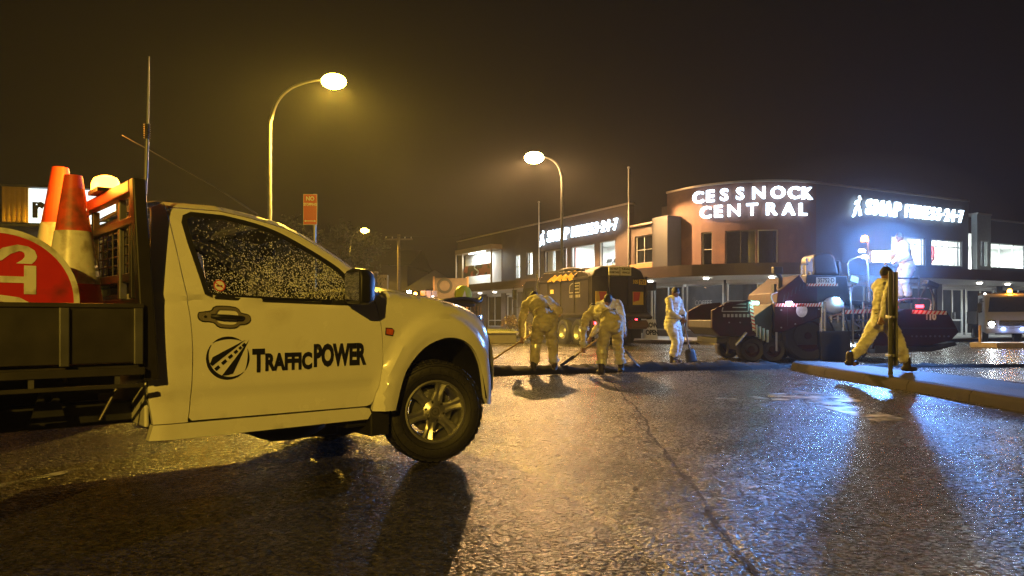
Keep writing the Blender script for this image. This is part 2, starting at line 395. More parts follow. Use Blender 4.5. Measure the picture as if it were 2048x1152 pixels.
# median island
M_isl = mat('brown_island_paving', (.03, .023, .017), .75, var=.3, scale=5, bump=.7, bscale=70, dirt=(.04, .03, .022), dscale=3, spec=.2)
M_kerb = mat('kerb_concrete', (.022, .017, .013), .85, var=.3, scale=4, bump=.4, bscale=90, dirt=(.012, .010, .009), dscale=3, spec=.15)
def kerb_run(parent, pts, name='kerb', w=.16, h=.15, seg=1.2, left=True):
    """kerb blocks laid end to end along a path"""
    P = smooth_path([(x, y, 0) for x, y in pts], 10); acc = []; L_ = 0; cur = [P[0]]
    for a, b in zip(P, P[1:]):
        cur.append(b); L_ += (b-a).length
        if L_ >= seg: acc.append(cur); cur = [b]; L_ = 0
    if len(cur) > 1: acc.append(cur)
    for c in acc:
        mb = MB(); nn = []
        for i, p in enumerate(c):
            t = (c[min(i+1, len(c)-1)]-c[max(i-1, 0)]).normalized(); n = Vector((-t.y, t.x, 0))*(1 if left else -1)
            if i == 0: p = p + t*.006
            if i == len(c)-1: p = p - t*.006
            for a, z in ((0, -.05), (.012, h*.55), (.05, h-.012), (.075, h), (w, h), (w, -.05)):
                q = p + n*a; mb.v.append((q.x, q.y, z+.004*noise.noise(q*4)))
        k = 6
        for i in range(len(c)-1):
            for j in range(k-1): mb.f.append((i*k+j, (i+1)*k+j, (i+1)*k+j+1, i*k+j+1))
        mb.f += [tuple(range(k)), tuple((len(c)-1)*k+j for j in range(k))]
        mb.build(name, M_kerb, parent, smooth=40)
isl = thing('traffic_island', 'long brown kerbed median island with a sign post on it', 'traffic island')
IL = [(5.45, -2), (5.5, 3), (5.62, 8.4), (5.62, 12), (5.6, 14.6), (5.72, 15.4), (6.0, 15.7)]; IR = [(6.0, 15.7), (6.4, 15.5), (6.65, 14.8), (6.95, 12), (7.2, 9), (7.35, 4), (7.4, -2)]
kerb_run(isl, IL, left=False); kerb_run(isl, IR, left=False)
ins = [(5.58, -2), (5.63, 3), (5.75, 8.4), (5.75, 12), (5.73, 14.6), (5.85, 15.25), (6.0, 15.56), (6.3, 15.35), (6.52, 14.75), (6.82, 12), (7.07, 9), (7.22, 4), (7.27, -2)]
panel(ins, [], .35, lambda a, b: (a, b, .152+.012*noise.noise((a*1.5, b*1.5, 0))), 0, (0, 0, -1)).build('infill', M_isl, isl, smooth=180)

# small far island with two stub posts
isl2 = thing('small_island', 'small raised concrete island with two stub posts before the lit work truck', 'traffic island')
panel([(16.6, 27.2), (17.2, 26.6), (20.4, 26.6), (20.8, 27.2), (20.4, 27.9), (17.2, 27.9)], [], .4, lambda a, b: (a, b, .16), .18, (0, 0, -1)).build('slab', mat('pale_concrete', (.42, .36, .28), .5, var=.2, bump=.3), isl2)
for x in (17.0, 19.0):
    mb = MB().cyl((x, 27.25, .15), (x, 27.25, .75), .045, .045, 10); mb.ell((x, 27.25, .75), (.047, .047, .03), 10); mb.build('post', mat('yellow_post', (.5, .33, .08), .5), isl2, smooth=40)

# ---------------------------------------------------------------- street lamps
def lamp(label, base, arm, h, power, col, r=.055, rise=.9, glow_s=60, lens=.26, size=.09, zbase=0):
    x, y = base; t = thing('street_lamp', label, 'street lamp', (x, y, zbase), 0, 'street lamps'); dx, dy = arm
    n = math.hypot(dx, dy); ux, uy = dx/n, dy/n
    mb = MB(); pts = [(0, 0, 0), (0, 0, h*.4), (0, 0, h-rise-.9)]
    pts += [(ux*n*a, uy*n*a, h-rise-.9+(rise+.9)*b) for a, b in ((.03, .35), (.14, .68), (.36, .9), (.66, 1.0), (.9, 1.02))]
    P = smooth_path(pts, 8); mb.tube(P, [r*(1.5-.85*i/len(P)) for i in range(len(P))], 12); mb.cyl((0, 0, 0), (0, 0, .9), r*1.9, r*1.9, 12)
    mb.build('pole', M_pole, t, smooth=50)
    hd = MB(); ang = math.atan2(uy, ux)
    sec = [(-.38, .05, .04), (-.25, .11, .07), (0, .17, .10), (.25, .16, .09), (.40, .07, .04)]; k = 14
    for a, w, hh in sec:
        for q in range(k):
            an = 2*math.pi*q/k; s_, c_ = math.sin(an), math.cos(an)
            hd.v.append((a, w*c_, hh*max(s_, -.25)))
    for i in range(len(sec)-1):
        for q in range(k): hd.f.append((i*k+q, i*k+(q+1) % k, (i+1)*k+(q+1) % k, (i+1)*k+q))
    hd.f += [tuple(range(k)), tuple((len(sec)-1)*k+q for q in range(k))]
    ca, sa = math.cos(ang), math.sin(ang); hx, hy, hz = ux*n, uy*n, h+.03
    hd.map(lambda a, b, c: (hx+a*ca-b*sa, hy+a*sa+b*ca, hz+c)).build('luminaire', M_galv, t, smooth=40)
    lz = MB().ell((hx+.04*ux, hy+.04*uy, hz-.07), (lens, lens*.85, .6*lens), 20); lz.build('lens', glow('lens_'+label[:12], col, glow_s), t, smooth=180)
    light('lamp_light', 'SPOT', (hx+.04*ux, hy+.04*uy, hz-.30), power, col, size, t, (R(16)*(1 if y < 0 else -1), 0, 0), 147, .10); light('lens_glow', 'POINT', (hx+.04*ux, hy+.04*uy, hz-.34), power*.012, col, size, t)
    return t
lamp('tall curved street lamp with yellow light nearest the parked white pickup', (-8.2, 25.4), (2.2, -.3), 9.0, 44000, SODIUM, glow_s=90, lens=.42)
lamp('street lamp with orange white light behind the tipper truck', (2.46, 37), (-1.33, 0), 9.0, 190000, WARM, rise=.5, glow_s=90, lens=.48)
lamp('small distant yellow street lamp over the dark side street', (-13.2, 61), (1.4, -1.0), 8.1, 2200, SODIUM, glow_s=60, lens=.34)
lamp('yellow street lamp on the kerb facing the side of the pickup', (-4.2, -17.5), (2.2, .6), 8.8, 10500, SODIUM, glow_s=60)

# ---------------------------------------------------------------- corner building
C0 = Vector((10.2, 32.33)); av = Vector((.883, .469)); bv = Vector((-.469, .883)); RAD = 4.2; ARC = RAD*math.pi/2; CC = C0+av*RAD+bv*RAD
def fq(q, p, z):
    """point on the street frontage: q along it, p out towards the street, z up"""
    if q < 0: w = C0 + bv*(RAD-q) - av*p
    elif q < ARC: an = q/RAD; w = CC + (-av*math.cos(an) - bv*math.sin(an))*(RAD+p)
    else: w = C0 + av*(RAD+q-ARC) - bv*p
    return (w.x, w.y, z)
def qbreaks(q0, q1, extra=()):
    b = {q0, q1} | {e for e in extra if q0 < e < q1} | {ARC*i/18 for i in range(19) if q0 < ARC*i/18 < q1}
    return sorted(b)
def strip(mb, q0, q1, prof, closed=True):
    """sweep a (p,z) profile along the frontage"""
    qs = qbreaks(q0, q1); k = len(prof); o = len(mb.v)
    for q in qs: mb.v += [fq(q, p, z) for p, z in prof]
    for i in range(len(qs)-1):
        for j in range(k if closed else k-1):
            j2 = (j+1) % k; mb.f.append((o+i*k+j, o+i*k+j2, o+(i+1)*k+j2, o+(i+1)*k+j))
    if closed: mb.f += [tuple(o+j for j in range(k)), tuple(o+(len(qs)-1)*k+j for j in range(k))]
    return mb
def wall(name, m, parent, q0, q1, z0, z1, openings, p=0.0, depth=.28, kind=None):
    qs = qbreaks(q0, q1, [x for o in openings for x in o[:2]]); zs = sorted({z0, z1} | {z for o in openings for z in o[2:4] if z0 < z < z1})
    mb = MB()
    def op(qa, qb, za, zb): return any(o[0] <= (qa+qb)/2 <= o[1] and o[2] <= (za+zb)/2 <= o[3] for o in openings)
    for qa, qb in zip(qs, qs[1:]):
        for za, zb in zip(zs, zs[1:]):
            if not op(qa, qb, za, zb): mb.add([fq(qa, p, za), fq(qb, p, za), fq(qb, p, zb), fq(qa, p, zb)], [(0, 1, 2, 3)])
    for o in openings:
        a, b, c, d = o[:4]
        for qa, qb in zip(*(lambda x: (x, x[1:]))(qbreaks(a, b))):
            for z in (c, d): mb.add([fq(qa, p, z), fq(qb, p, z), fq(qb, p-depth, z), fq(qa, p-depth, z)], [(0, 1, 2, 3)])
        for q in (a, b): mb.add([fq(q, p, c), fq(q, p, d), fq(q, p-depth, d), fq(q, p-depth, c)], [(0, 1, 2, 3)])
    qe = qbreaks(q0, q1)
    for qa, qb in zip(qe, qe[1:]): mb.add([fq(qa, p, z1), fq(qb, p, z1), fq(qb, p-.3, z1), fq(qa, p-.3, z1)], [(0, 1, 2, 3)])
    for q in (q0, q1): mb.add([fq(q, p, z0), fq(q, p, z1), fq(q, p-.3, z1), fq(q, p-.3, z0)], [(0, 1, 2, 3)])
    return mb.build(name, m, parent, recalc=False)
def window(parent, q0, q1, z0, z1, nx=2, nz=1, fm=None, pane=None, p=-.12, fw=.05, zsplit=None, name='window'):
    fm = fm or M_wframe; pane = pane or M_glass
    mb = MB()
    def bar(qa, qb, za, zb): strip(mb, qa, qb, [(p-.03, za), (p+.03, za), (p+.03, zb), (p-.03, zb)])
    bar(q0, q1, z0, z0+fw); bar(q0, q1, z1-fw, z1); bar(q0, q0+fw, z0+fw, z1-fw); bar(q1-fw, q1, z0+fw, z1-fw)
    xs = [q0+(q1-q0)*i/nx for i in range(nx+1)]; zs = zsplit or [z0+(z1-z0)*i/nz for i in range(nz+1)]
    if zsplit: zs = [z0]+zsplit+[z1]
    for q in xs[1:-1]: bar(q-fw*.4, q+fw*.4, z0+fw, z1-fw)
    for z in zs[1:-1]:
        for qa, qb in zip(xs, xs[1:]): bar(qa+fw*.4, qb-fw*.4, z-fw*.4, z+fw*.4)
    f = mb.build(name, fm, parent)
    for qa, qb in zip(xs, xs[1:]):
        for za, zb in zip(zs, zs[1:]):
            g = MB()
            for a, b in zip(*(lambda x: (x, x[1:]))(qbreaks(qa, qb))): g.add([fq(a, p, za), fq(b, p, za), fq(b, p, zb), fq(a, p, zb)], [(0, 1, 2, 3)])
            g.build('pane', pane, f)
    return f
M_wframe = mat('aluminium_frame', (.5, .51, .52), .35, metal=.5, var=.08)
M_dframe = mat('dark_frame', (.06, .06, .065), .4, metal=.3)
M_brick = mat('red_brown_brickwork', (.085, .04, .04), .7, var=.22, scale=30, bump=.5, bscale=45, dirt=(.15, .07, .05), dscale=1.3)
M_brown = mat('brown_rendered_wall', (.055, .04, .04), .65, var=.14, scale=4, dirt=(.10, .075, .065), dscale=.8)
M_grey = mat('slate_grey_cladding', (.05, .055, .07), .55, var=.12, scale=3)
M_fascia = mat('awning_fascia', (.065, .045, .042), .45, var=.12, scale=2)
M_soffit = mat('white_soffit', (.62, .62, .6), .6, var=.06)
M_room = mat('white_plaster_room', (.74, .75, .73), .7, var=.05)
M_cope = mat('metal_coping', (.34, .30, .27), .4, metal=.4)
def sq(s): return RAD - s          # distance along the left wing
def tq(t): return ARC + t - RAD    # distance along the right wing
bld = thing('corner_building', 'two storey brown brick corner building with curved front and wrap around awning', 'building', (0, 0, 0))
Wl = [(sq(17.4), sq(14.6), 3.95, 5.3, 3), (sq(14.2), sq(11.75), 3.95, 5.3, 1), (sq(11.3), sq(9.75), 3.95, 5.35, 1), (sq(21.3), sq(20.6), 3.75, 5.35, 1), (sq(19.7), sq(18.9), 3.9, 5.4, 1)]
wall('wall', M_brown, bld, sq(31), sq(8.5), 3.3, 7.1, [w[:4] for w in Wl])
for w in Wl: window(bld, w[0], w[1], w[2], w[3], w[4], 1 if w[1]-w[0] > 1 else 2)
We = (sq(8.2), sq(5.55), 3.9, 5.35)
wall('wall', M_brown, bld, sq(8.5), sq(5.4), 3.3, 5.85, [We], p=-.15)
window(bld, *We, 4, 2, p=-.3, pane=glass('frosted_blue_pane', (.45, .52, .6), .1, .2))
wall('wall', M_brown, bld, sq(8.5), sq(5.4), 5.86, 7.1, [], p=-2.2)
bt = lambda d: R(d)*RAD
Wc = [(bt(15), bt(22.5), 3.45, 5.05, 1, 2), (bt(31), bt(49.5), 3.45, 5.05, 2, 1), (bt(50.5), bt(63), 3.45, 5.05, 1, 1)]
wall('wall', M_brick, bld, sq(5.4), ARC, 3.3, 7.2, [w[:4] for w in Wc])
M_dpane = glass('dark_reflective_pane', (.22, .25, .3), .10, .05)
for w in Wc: window(bld, w[0], w[1], w[2], w[3], w[4], w[5], pane=M_dpane, fm=M_wframe if w[4] == 1 else M_dframe)
Wr = [(tq(9.5), tq(12.2), 3.7, 5.1, 4), (tq(12.7), tq(15.3), 3.75, 5.1, 5)]
wall('wall', M_grey, bld, ARC, tq(15.85), 3.3, 7.2, [w[:4] for w in Wr])
for w in Wr: window(bld, *w[:4], w[4], 2, zsplit=[4.75])
Wq = [(tq(16.15), tq(16.95), 3.75, 5.15, 1), (tq(17.6), tq(21.5), 3.8, 5.15, 3), (tq(23), tq(27), 3.8, 5.15, 3)]
wall('wall', mat('pale_grey_fin', (.3, .33, .34), .5), bld, tq(15.85), tq(17.1), 3.3, 6.5, [Wq[0][:4]], p=.45)
window(bld, *Wq[0][:4], 1, 1, p=.35)
wall('wall', M_grey, bld, tq(17.1), tq(32), 3.3, 6.35, [w[:4] for w in Wq[1:]])
for w in Wq[1:]: window(bld, *w[:4], w[4], 1)
for q0, q1, z, p in ((sq(31), sq(8.5), 7.1, .06), (sq(5.4), ARC, 7.2, .06), (ARC+.01, tq(15.85), 7.2, .06), (tq(15.85), tq(17.1), 6.5, .5), (tq(17.1), tq(32), 6.35, .06), (sq(8.48), sq(5.42), 5.85, .1)):
    strip(MB(), q0, q1, [(p, z), (p, z+.09), (-.42, z+.09), (-.42, z)]).build('coping', M_cope, bld)
# dark cladding box beside the curved front, sill bands
strip(MB(), sq(5.5), sq(4.35), [(.85, 3.42), (.85, 5.95), (-.02, 5.95), (-.02, 3.42)]).build('cladding_box', mat('charcoal_cladding', (.035, .037, .05), .5), bld)
strip(MB(), sq(8.5), sq(5.52), [(.10, 3.5), (.10, 3.86), (-.16, 3.86), (-.16, 3.5)]).build('sill_band', mat('ochre_band', (.36, .20, .10), .6), bld)
# awning
for q0, q1 in ((sq(31), sq(8.6)), (sq(8.59), tq(4.5)), (tq(4.51), tq(32))):
    strip(MB(), q0, q1, [(2.7, 2.86), (2.7, 3.36), (2.62, 3.36), (2.62, 2.86)]).build('awning_fascia', M_fascia, bld)
    strip(MB(), q0, q1, [(2.62, 2.90), (2.62, 3.30), (0, 3.38), (0, 2.80)]).build('awning', M_soffit, bld)
# upper rooms (floors, ceilings, back walls) behind the lit windows
def room(q0, q1, z0, z1, dep, power, n=1, col=(.93, 1, .96)):
    mb = MB(); p0 = -.30
    mb.add([fq(q0, p0, z0), fq(q1, p0, z0), fq(q1, -dep, z0), fq(q0, -dep, z0), fq(q0, p0, z1), fq(q1, p0, z1), fq(q1, -dep, z1), fq(q0, -dep, z1)],
           [(0, 1, 2, 3), (4, 5, 6, 7), (3, 2, 6, 7), (0, 3, 7, 4), (1, 2, 6, 5)])
    mb.build('interior', M_room, bld, recalc=False)
    for i in range(n):
        q = q0+(q1-q0)*(i+.5)/n; w = fq(q, -dep*.5, z1-.06)
        tub = MB().obox((w[0], w[1], z1-.05), (1.2, .14, .06), (0, 0, math.atan2(av.y, av.x) if q > 0 else math.atan2(bv.y, bv.x))); tub.build('ceiling_light', glow('fluoro_tube', WHITE, 14), bld)
        light('room_light', 'AREA', (w[0], w[1], z1-.12), power, col, 1.6, bld, (0, 0, 0))
room(sq(17.6), sq(9.5), 3.4, 5.8, 5, 700, 2)
room(sq(21.8), sq(18.5), 3.4, 5.8, 3, 260, 1)
room(tq(9.2), tq(15.6), 3.4, 5.6, 5, 600, 2)
room(tq(16), tq(28), 3.4, 5.6, 5, 700, 3)
strip(MB(), sq(8.3), sq(5.4), [(-2.1, 3.4), (-2.1, 5.7)], False).build('interior', mat('dim_room', (.3, .32, .36), .7), bld)
strip(MB(), .5, ARC-.3, [(-2.4, 3.4), (-2.4, 5.7)], False).build('interior', MATS['dim_room'], bld)
# gym partitions seen through the glass
for q in (tq(13.9), tq(19.6)):
    strip(MB(), q, q+.25, [(-3, 3.42), (-2.8, 3.42), (-2.8, 5.55), (-3, 5.55)]).build('column', mat('red_partition', (.4, .38, .36), .6), bld)
strip(MB(), sq(16.1), sq(15.2), [(-1.0, 3.42), (-.9, 3.42), (-.9, 5.6), (-1.0, 5.6)]).build('partition', mat('rust_partition', (.32, .07, .05), .6), bld)
strip(MB(), sq(17.5), sq(16.2), [(-1.0, 3.42), (-.9, 3.42), (-.9, 5.6), (-1.0, 5.6)]).build('partition', mat('tan_partition', (.3, .24, .2), .6), bld)
# shopfronts under the awning
M_shop = mat('shop_interior', (.10, .10, .115), .7, var=.4, scale=1.1)
def shop(q0, q1, pane, nx, kick=.45, transom=None, fm=None):
    strip(MB(), q0+.02, q1-.02, [(.02, .15), (.02, kick), (-.2, kick), (-.2, .15)]).build('plinth', mat('grey_plinth', (.10, .09, .09), .5), bld)
    window(bld, q0, q1, kick, 2.66, nx, 1, fm=fm, pane=pane, p=-.08, fw=.07, zsplit=transom, name='shop_window')
def pier(q0, q1, m): strip(MB(), q0, q1, [(.05, .15), (.05, 2.82), (-.25, 2.82), (-.25, .15)]).build('pier', m, bld)
M_spane = glass('shop_pane', (.62, .66, .7), .05)
strip(MB(), sq(31), tq(32), [(.0, 2.66), (.0, 2.80), (-.2, 2.80), (-.2, 2.66)]).build('head_beam', M_soffit, bld)
for a, b, n in ((sq(30.8), sq(26.6), 2), (sq(25.6), sq(23.4), 2), (sq(19.8), sq(15.4), 3), (sq(15), sq(10.2), 3), (bt(2), bt(30), 1), (bt(32), bt(88), 3), (tq(4.8), tq(9), 3), (tq(9.4), tq(13), 2), (tq(19), tq(24), 3), (tq(24.4), tq(31.5), 4)):
    shop(a, b, M_spane, n, transom=[.85] if b > 0 else [.9])
for a, b in ((sq(26.5), sq(25.7)), (sq(23.3), sq(22.6)), (sq(20.9), sq(19.9)), (sq(15.3), sq(15.1)), (sq(10.1), sq(8.9)), (bt(30.3), bt(31.7)), (tq(4.25), tq(4.7)), (tq(9.1), tq(9.3)), (tq(13.1), tq(13.5)), (tq(18.4), tq(18.9))): pier(a, b, M_brown if a < 0 else M_grey)
def door(q0, q1, n=2, fm=None):
    d = window(bld, q0, q1, .17, 2.6, n, 1, fm=fm, pane=M_glass, p=-.05, fw=.09, zsplit=[.95], name='door')
    for i in range(n):
        q = q0+(q1-q0)*(i+(.86 if i % 2 == 0 else .14))/n
        strip(MB(), q-.02, q+.02, [(.03, 1.0), (.06, 1.0), (.06, 1.35), (.03, 1.35)]).build('handle', M_chrome, d)
door(sq(22.5), sq(21)); door(sq(8.7), sq(6.6), 2, M_room); door(tq(13.6), tq(15.4), 2, M_room); door(tq(15.7), tq(18.3), 2, M_room)
shop(sq(6.5), sq(4.3), M_spane, 2)
strip(MB(), sq(31), tq(32), [(-4.5, .15), (-4.5, 2.82)], False).build('shop_back_wall', M_shop, bld)
strip(MB(), sq(31), tq(32), [(-.25, .16), (-4.5, .16)], False).build('shop_floor', mat('shop_floor', (.2, .2, .2), .4), bld)
strip(MB(), sq(31), tq(32), [(-.25, 2.82), (-4.5, 2.82)], False).build('shop_ceiling', M_soffit, bld)
for q, z0, z1, w, c in ((sq(28.9), .9, 2.4, 1.5, (.45, .17, .06)), (sq(27.3), .95, 2.2, 1.2, (.5, .2, .07))):
    strip(MB(), q-w/2, q+w/2, [(-.3, z0), (-.3, z1)], False).build('poster', mat('orange_poster_%d' % int(w*10), c, .5, var=.55, scale=3.2, dirt=(.12, .05, .04), dscale=2.2, dlo=.5, dhi=.55), bld)
for q in (sq(27.5), sq(24), sq(21.7), sq(14), sq(7.6), sq(5), bt(26), bt(55), bt(80), tq(8), tq(14.5), tq(17), tq(21)):
    w = fq(q, 1.35, 2.83); dl = MB().cyl((w[0], w[1], 2.835), (w[0], w[1], 2.79), .11, .11, 14); dl.build('downlight', glow('downlight_lens', (1, .93, .8), 22), bld)
    light('downlight_glow', 'SPOT', (w[0], w[1], 2.77), 150 if q > -22 else 80, (1, .9, .78) if q < 0 else (.85, .95, 1), .1, bld, (0, 0, 0), 150, .6)
for q, pw in ((sq(27), 50), (sq(7.6), 90), (bt(15), 25), (bt(60), 30), (tq(7), 30), (tq(14.5), 80), (tq(17), 80), (tq(22), 30)):
    w = fq(q, -2, 2.6); light('shop_light', 'POINT', w, pw, (.9, 1, .97), .3, bld)
# projecting lit bay window at the far end of the left wing
bay = fq
def bayq(q, p, z): return fq(q, p, z)
B0, B1, BP = sq(29.4), sq(23.2), .85
strip(MB(), B0, B1, [(-.1, 5.92), (BP+.06, 5.92), (BP+.06, 6.25), (-.1, 6.25)]).build('bay_roof', mat('ochre_trim', (.30, .22, .14), .6), bld)
strip(MB(), B0, B1, [(-.1, 3.25), (BP+.06, 3.25), (BP+.06, 3.55), (-.1, 3.55)]).build('bay_floor', MATS['ochre_trim'], bld)
for q in (B0, B0+1.2, B1-.1): bf = strip(MB(), q, q+.1, [(BP-.06, 3.55), (BP+.04, 3.55), (BP+.04, 5.92), (BP-.06, 5.92)]).build('bay_post', MATS['ochre_trim'], bld)
g = MB(); g.add([fq(B0, BP-.01, 3.55), fq(B1, BP-.01, 3.55), fq(B1, BP-.01, 5.92), fq(B0, BP-.01, 5.92)], [(0, 1, 2, 3)]); g.build('pane', M_glass, bf)
g = MB(); g.add([fq(B1-.03, BP, 3.55), fq(B1-.03, 0, 3.55), fq(B1-.03, 0, 5.92), fq(B1-.03, BP, 5.92)], [(0, 1, 2, 3)]); g.build('pane', M_glass, bf)
mb = MB(); mb.add([fq(B0, .02, 3.56), fq(B1-.1, .02, 3.56), fq(B1-.1, .02, 5.91), fq(B0, .02, 5.91)], [(0, 1, 2, 3)]); mb.build('bay_back', M_room, bf)
bn = strip(MB(), B0+1.3, B1-.12, [(BP-.10, 4.15), (BP-.08, 4.15), (BP-.08, 4.95), (BP-.10, 4.95)]); bn.build('banner', mat('dark_red_banner', (.05, .015, .02), .5, var=.3, dirt=(.45, .07, .05), dscale=1.3, dlo=.5, dhi=.56), bld)
bs = []
for i in range(15):
    t_ = i/14; q = B0+3.6+.35*math.sin(t_*5.5); bs.append(fq(q, BP-.06, 4.22+.66*t_))
MB().tube(bs, .045, 6).build('banner_swirl', M_wdecal, bld)
w = fq((B0+B1)/2, .5, 5.85); light('bay_light', 'AREA', w, 260, (.93, 1, .97), 2.5, bld, (0, 0, math.atan2(bv.y, bv.x)), sy=.3)
MB().obox((w[0], w[1], 5.88), (2.6, .12, .05), (0, 0, math.atan2(bv.y, bv.x))).build('ceiling_light', MATS['fluoro_tube'], bld)
# footpath with kerb
fp = panel([fq(q, 5.3, 0)[:2] for q in qbreaks(sq(45), 0)] + [fq(q, 5.3-1.5*sm(2, ARC, q), 0)[:2] for q in qbreaks(.4, ARC)] + [fq(q, 3.8, 0)[:2] for q in (tq(10), tq(22), tq(40))] + [fq(q, -.3, 0)[:2] for q in (tq(40), tq(20))] + [fq(q, -.3, 0)[:2] for q in sorted(qbreaks(0, ARC), reverse=True)] + [fq(q, -.3, 0)[:2] for q in (sq(20), sq(45))], [], 1.2, lambda a, b: (a, b, .15), .2, (0, 0, -1))
fp.build('footpath', mat('pale_footpath', (.36, .34, .31), .35, var=.18, scale=2, bump=.2, bscale=60, dirt=(.2, .18, .16), dscale=1.5), None, kind='structure', label='pale wet concrete footpath round the corner building')
kb = bpy.data.objects.new('kerb_line', None); COL.objects.link(kb); tag(kb, 'grey kerb edging the footpath of the corner building', 'kerb', kind='structure')
kerb_run(kb, [fq(q, 5.32, 0)[:2] for q in (sq(40), sq(30), sq(20), sq(10), 0)] + [fq(q, 5.34-1.5*sm(2, ARC, q), 0)[:2] for q in (2, 4, ARC)] + [fq(q, 3.84, 0)[:2] for q in (tq(10), tq(20), tq(35))], seg=2.4, h=.155, left=True)

# illuminated signs: every letter is a part of its sign
M_sign = glow('sign_letter_face', (.66, .86, 1.0), 5); M_side = mat('letter_return', (.16, .2, .26), .4)
def sign_letters(root, s, q0, step, z, size, bold=.02, xs=1.0, shear=0.0, p=.06, widths=None):
    q = q0
    for i, ch in enumerate(s):
        if ch != ' ':
            mb = text(ch, size, bold, .07, xs); mb.map(lambda x, y, zz, q=q: fq(q+x+shear*y, p+.09+zz, z+y)); mb.build('letter', M_sign, root, recalc=True, merge=False)
        q += step if widths is None else widths.get(ch, step)
def figure_mark(root, q0, z, s):
    mb = MB()
    for pts, r in (([(0, -.5), (.12, -.15), (.3, .05), (.36, .3)], .07), ([(.5, -.5), (.42, -.2), (.3, .05)], .08), ([(.36, .3), (.16, .25), (.05, .1)], .05), ([(.36, .3), (.55, .42)], .05), ([(0, -.5), (-.12, -.58)], .06)):
        P = smooth_path([(x*s, y*s, 0) for x, y in pts], 4); mb.tube(P, r*s, 6)
    mb.ell((.42*s, .5*s, 0), (.09*s, .09*s, .06*s), 8)
    mb.map(lambda x, y, zz: fq(q0+x, .16+zz, z+y)).build('figure_mark', M_sign, root, smooth=60)
sg = thing('building_sign', 'glowing two line channel letter sign on the curved brick front', 'sign')
for b_, ch in zip([14.0, 22.2, 31.0, 40.3, 50.9, 62.0, 71.8, 80.3], 'CESSNOCK'): sign_letters(sg, ch, bt(b_), 1, 6.66, .75, .015, 1.06)
for b_, ch in zip([19.2, 27.3, 36.8, 47.1, 57.9, 68.4, 77.5], 'CENTRAL'): sign_letters(sg, ch, bt(b_), 1, 5.92, .75, .015, 1.06)
def gym_sign(label, q_of, a, d, zc, k):
    g_ = thing('gym_sign', label, 'sign', group='illuminated gym signs')
    figure_mark(g_, q_of(a), zc, .85*k)
    x = .75*k
    for str_, size, bold, xs, adv in (('SNAP', .98*k, .022*k, .92, .68*k), ('FITNESS·24·7', .88*k, .012*k, .68, .45*k)):
        for ch in str_:
            wd = adv*{'I': .5, '·': .55}.get(ch, 1)
            mb = text(ch, size, bold, .06, xs); mb.map(lambda xx, y, zz, x=x, wd=wd: fq(q_of(a)+(x+wd/2+xx+.12*y), .13+zz, zc+y)); mb.build('letter', M_sign, g_, merge=False); x += wd
        x += .18*k
    return x
gym_sign('white illuminated gym sign above the first floor windows of the left wing', sq, 17.6, 1, 6.12, .98)
gym_sign('white illuminated gym sign on the grey right wing above the paver', tq, 6.6, 1, 6.33, 1.02)
# black light box sign over the cafe door
cf = thing('cafe_sign', 'black light box sign with white lettering above the lit cafe door', 'sign')
strip(MB(), sq(8.4), sq(4.6), [(1.5, 2.36), (1.5, 2.76), (1.3, 2.76), (1.3, 2.36)]).build('box', M_black, cf)
text('THE COFFEE CLUB', .26, .008, .004, 1.0).map(lambda x, y, z: fq(sq(6.5)+x, 1.506+z, 2.56+y)).build('lettering', glow('cafe_letters', (.9, .95, 1), 4), cf, merge=False)
wl = thing('window_lettering', 'faint pale lettering on the cafe shop window', 'sign')
for i, s_ in enumerate(('COFFEE', 'CLUB')): text(s_, .34, 0, .001, .8).map(lambda x, y, z, i=i: fq(bt(16)+x, -.04+z, 1.75-.42*i+y)).build('word', mat('faded_lettering', (.3, .3, .32), .5), wl, merge=False)
nsm = thing('door_notice', 'red and white notice stuck on the cafe door', 'notice')
strip(MB(), sq(7.75), sq(7.25), [(.02, 1.1), (.03, 1.1), (.03, 1.7), (.02, 1.7)]).build('panel', M_red, nsm)
strip(MB(), sq(7.75), sq(7.25), [(.02, .9), (.03, .9), (.03, 1.09), (.02, 1.09)]).build('footer', M_wdecal, nsm)
MB().lathe([(.24, 0), (.24, .02), (.17, .02), (.17, 0)], lambda r, a, h: fq(sq(7.5)+r*math.cos(a), .02+h, 1.97+r*math.sin(a)), 24, True).build('ring', M_red, nsm)
# A-frame board on the footpath
afr = thing('a_frame_sign', 'white A-frame footpath board with black lettering outside the cafe', 'sign', (6.0, 32.6, .15), R(16)); afr.scale = (.68, .68, .68)
for s_ in (-1, 1): MB().obox((0, s_*.2, .62), (.74, .03, 1.26), (s_*R(14), 0, 0)).build('board', M_wdecal, afr, bevel=.008)
for i, s_ in enumerate(('NOW', 'OPEN')): text(s_, .42, .02, .002, .8).map(lambda x, y, z, i=i: (x, -.232+.25*(.86-.46*i+y-.62)-.0-z, .86-.46*i+y)).build('word', M_decal, afr, merge=False)

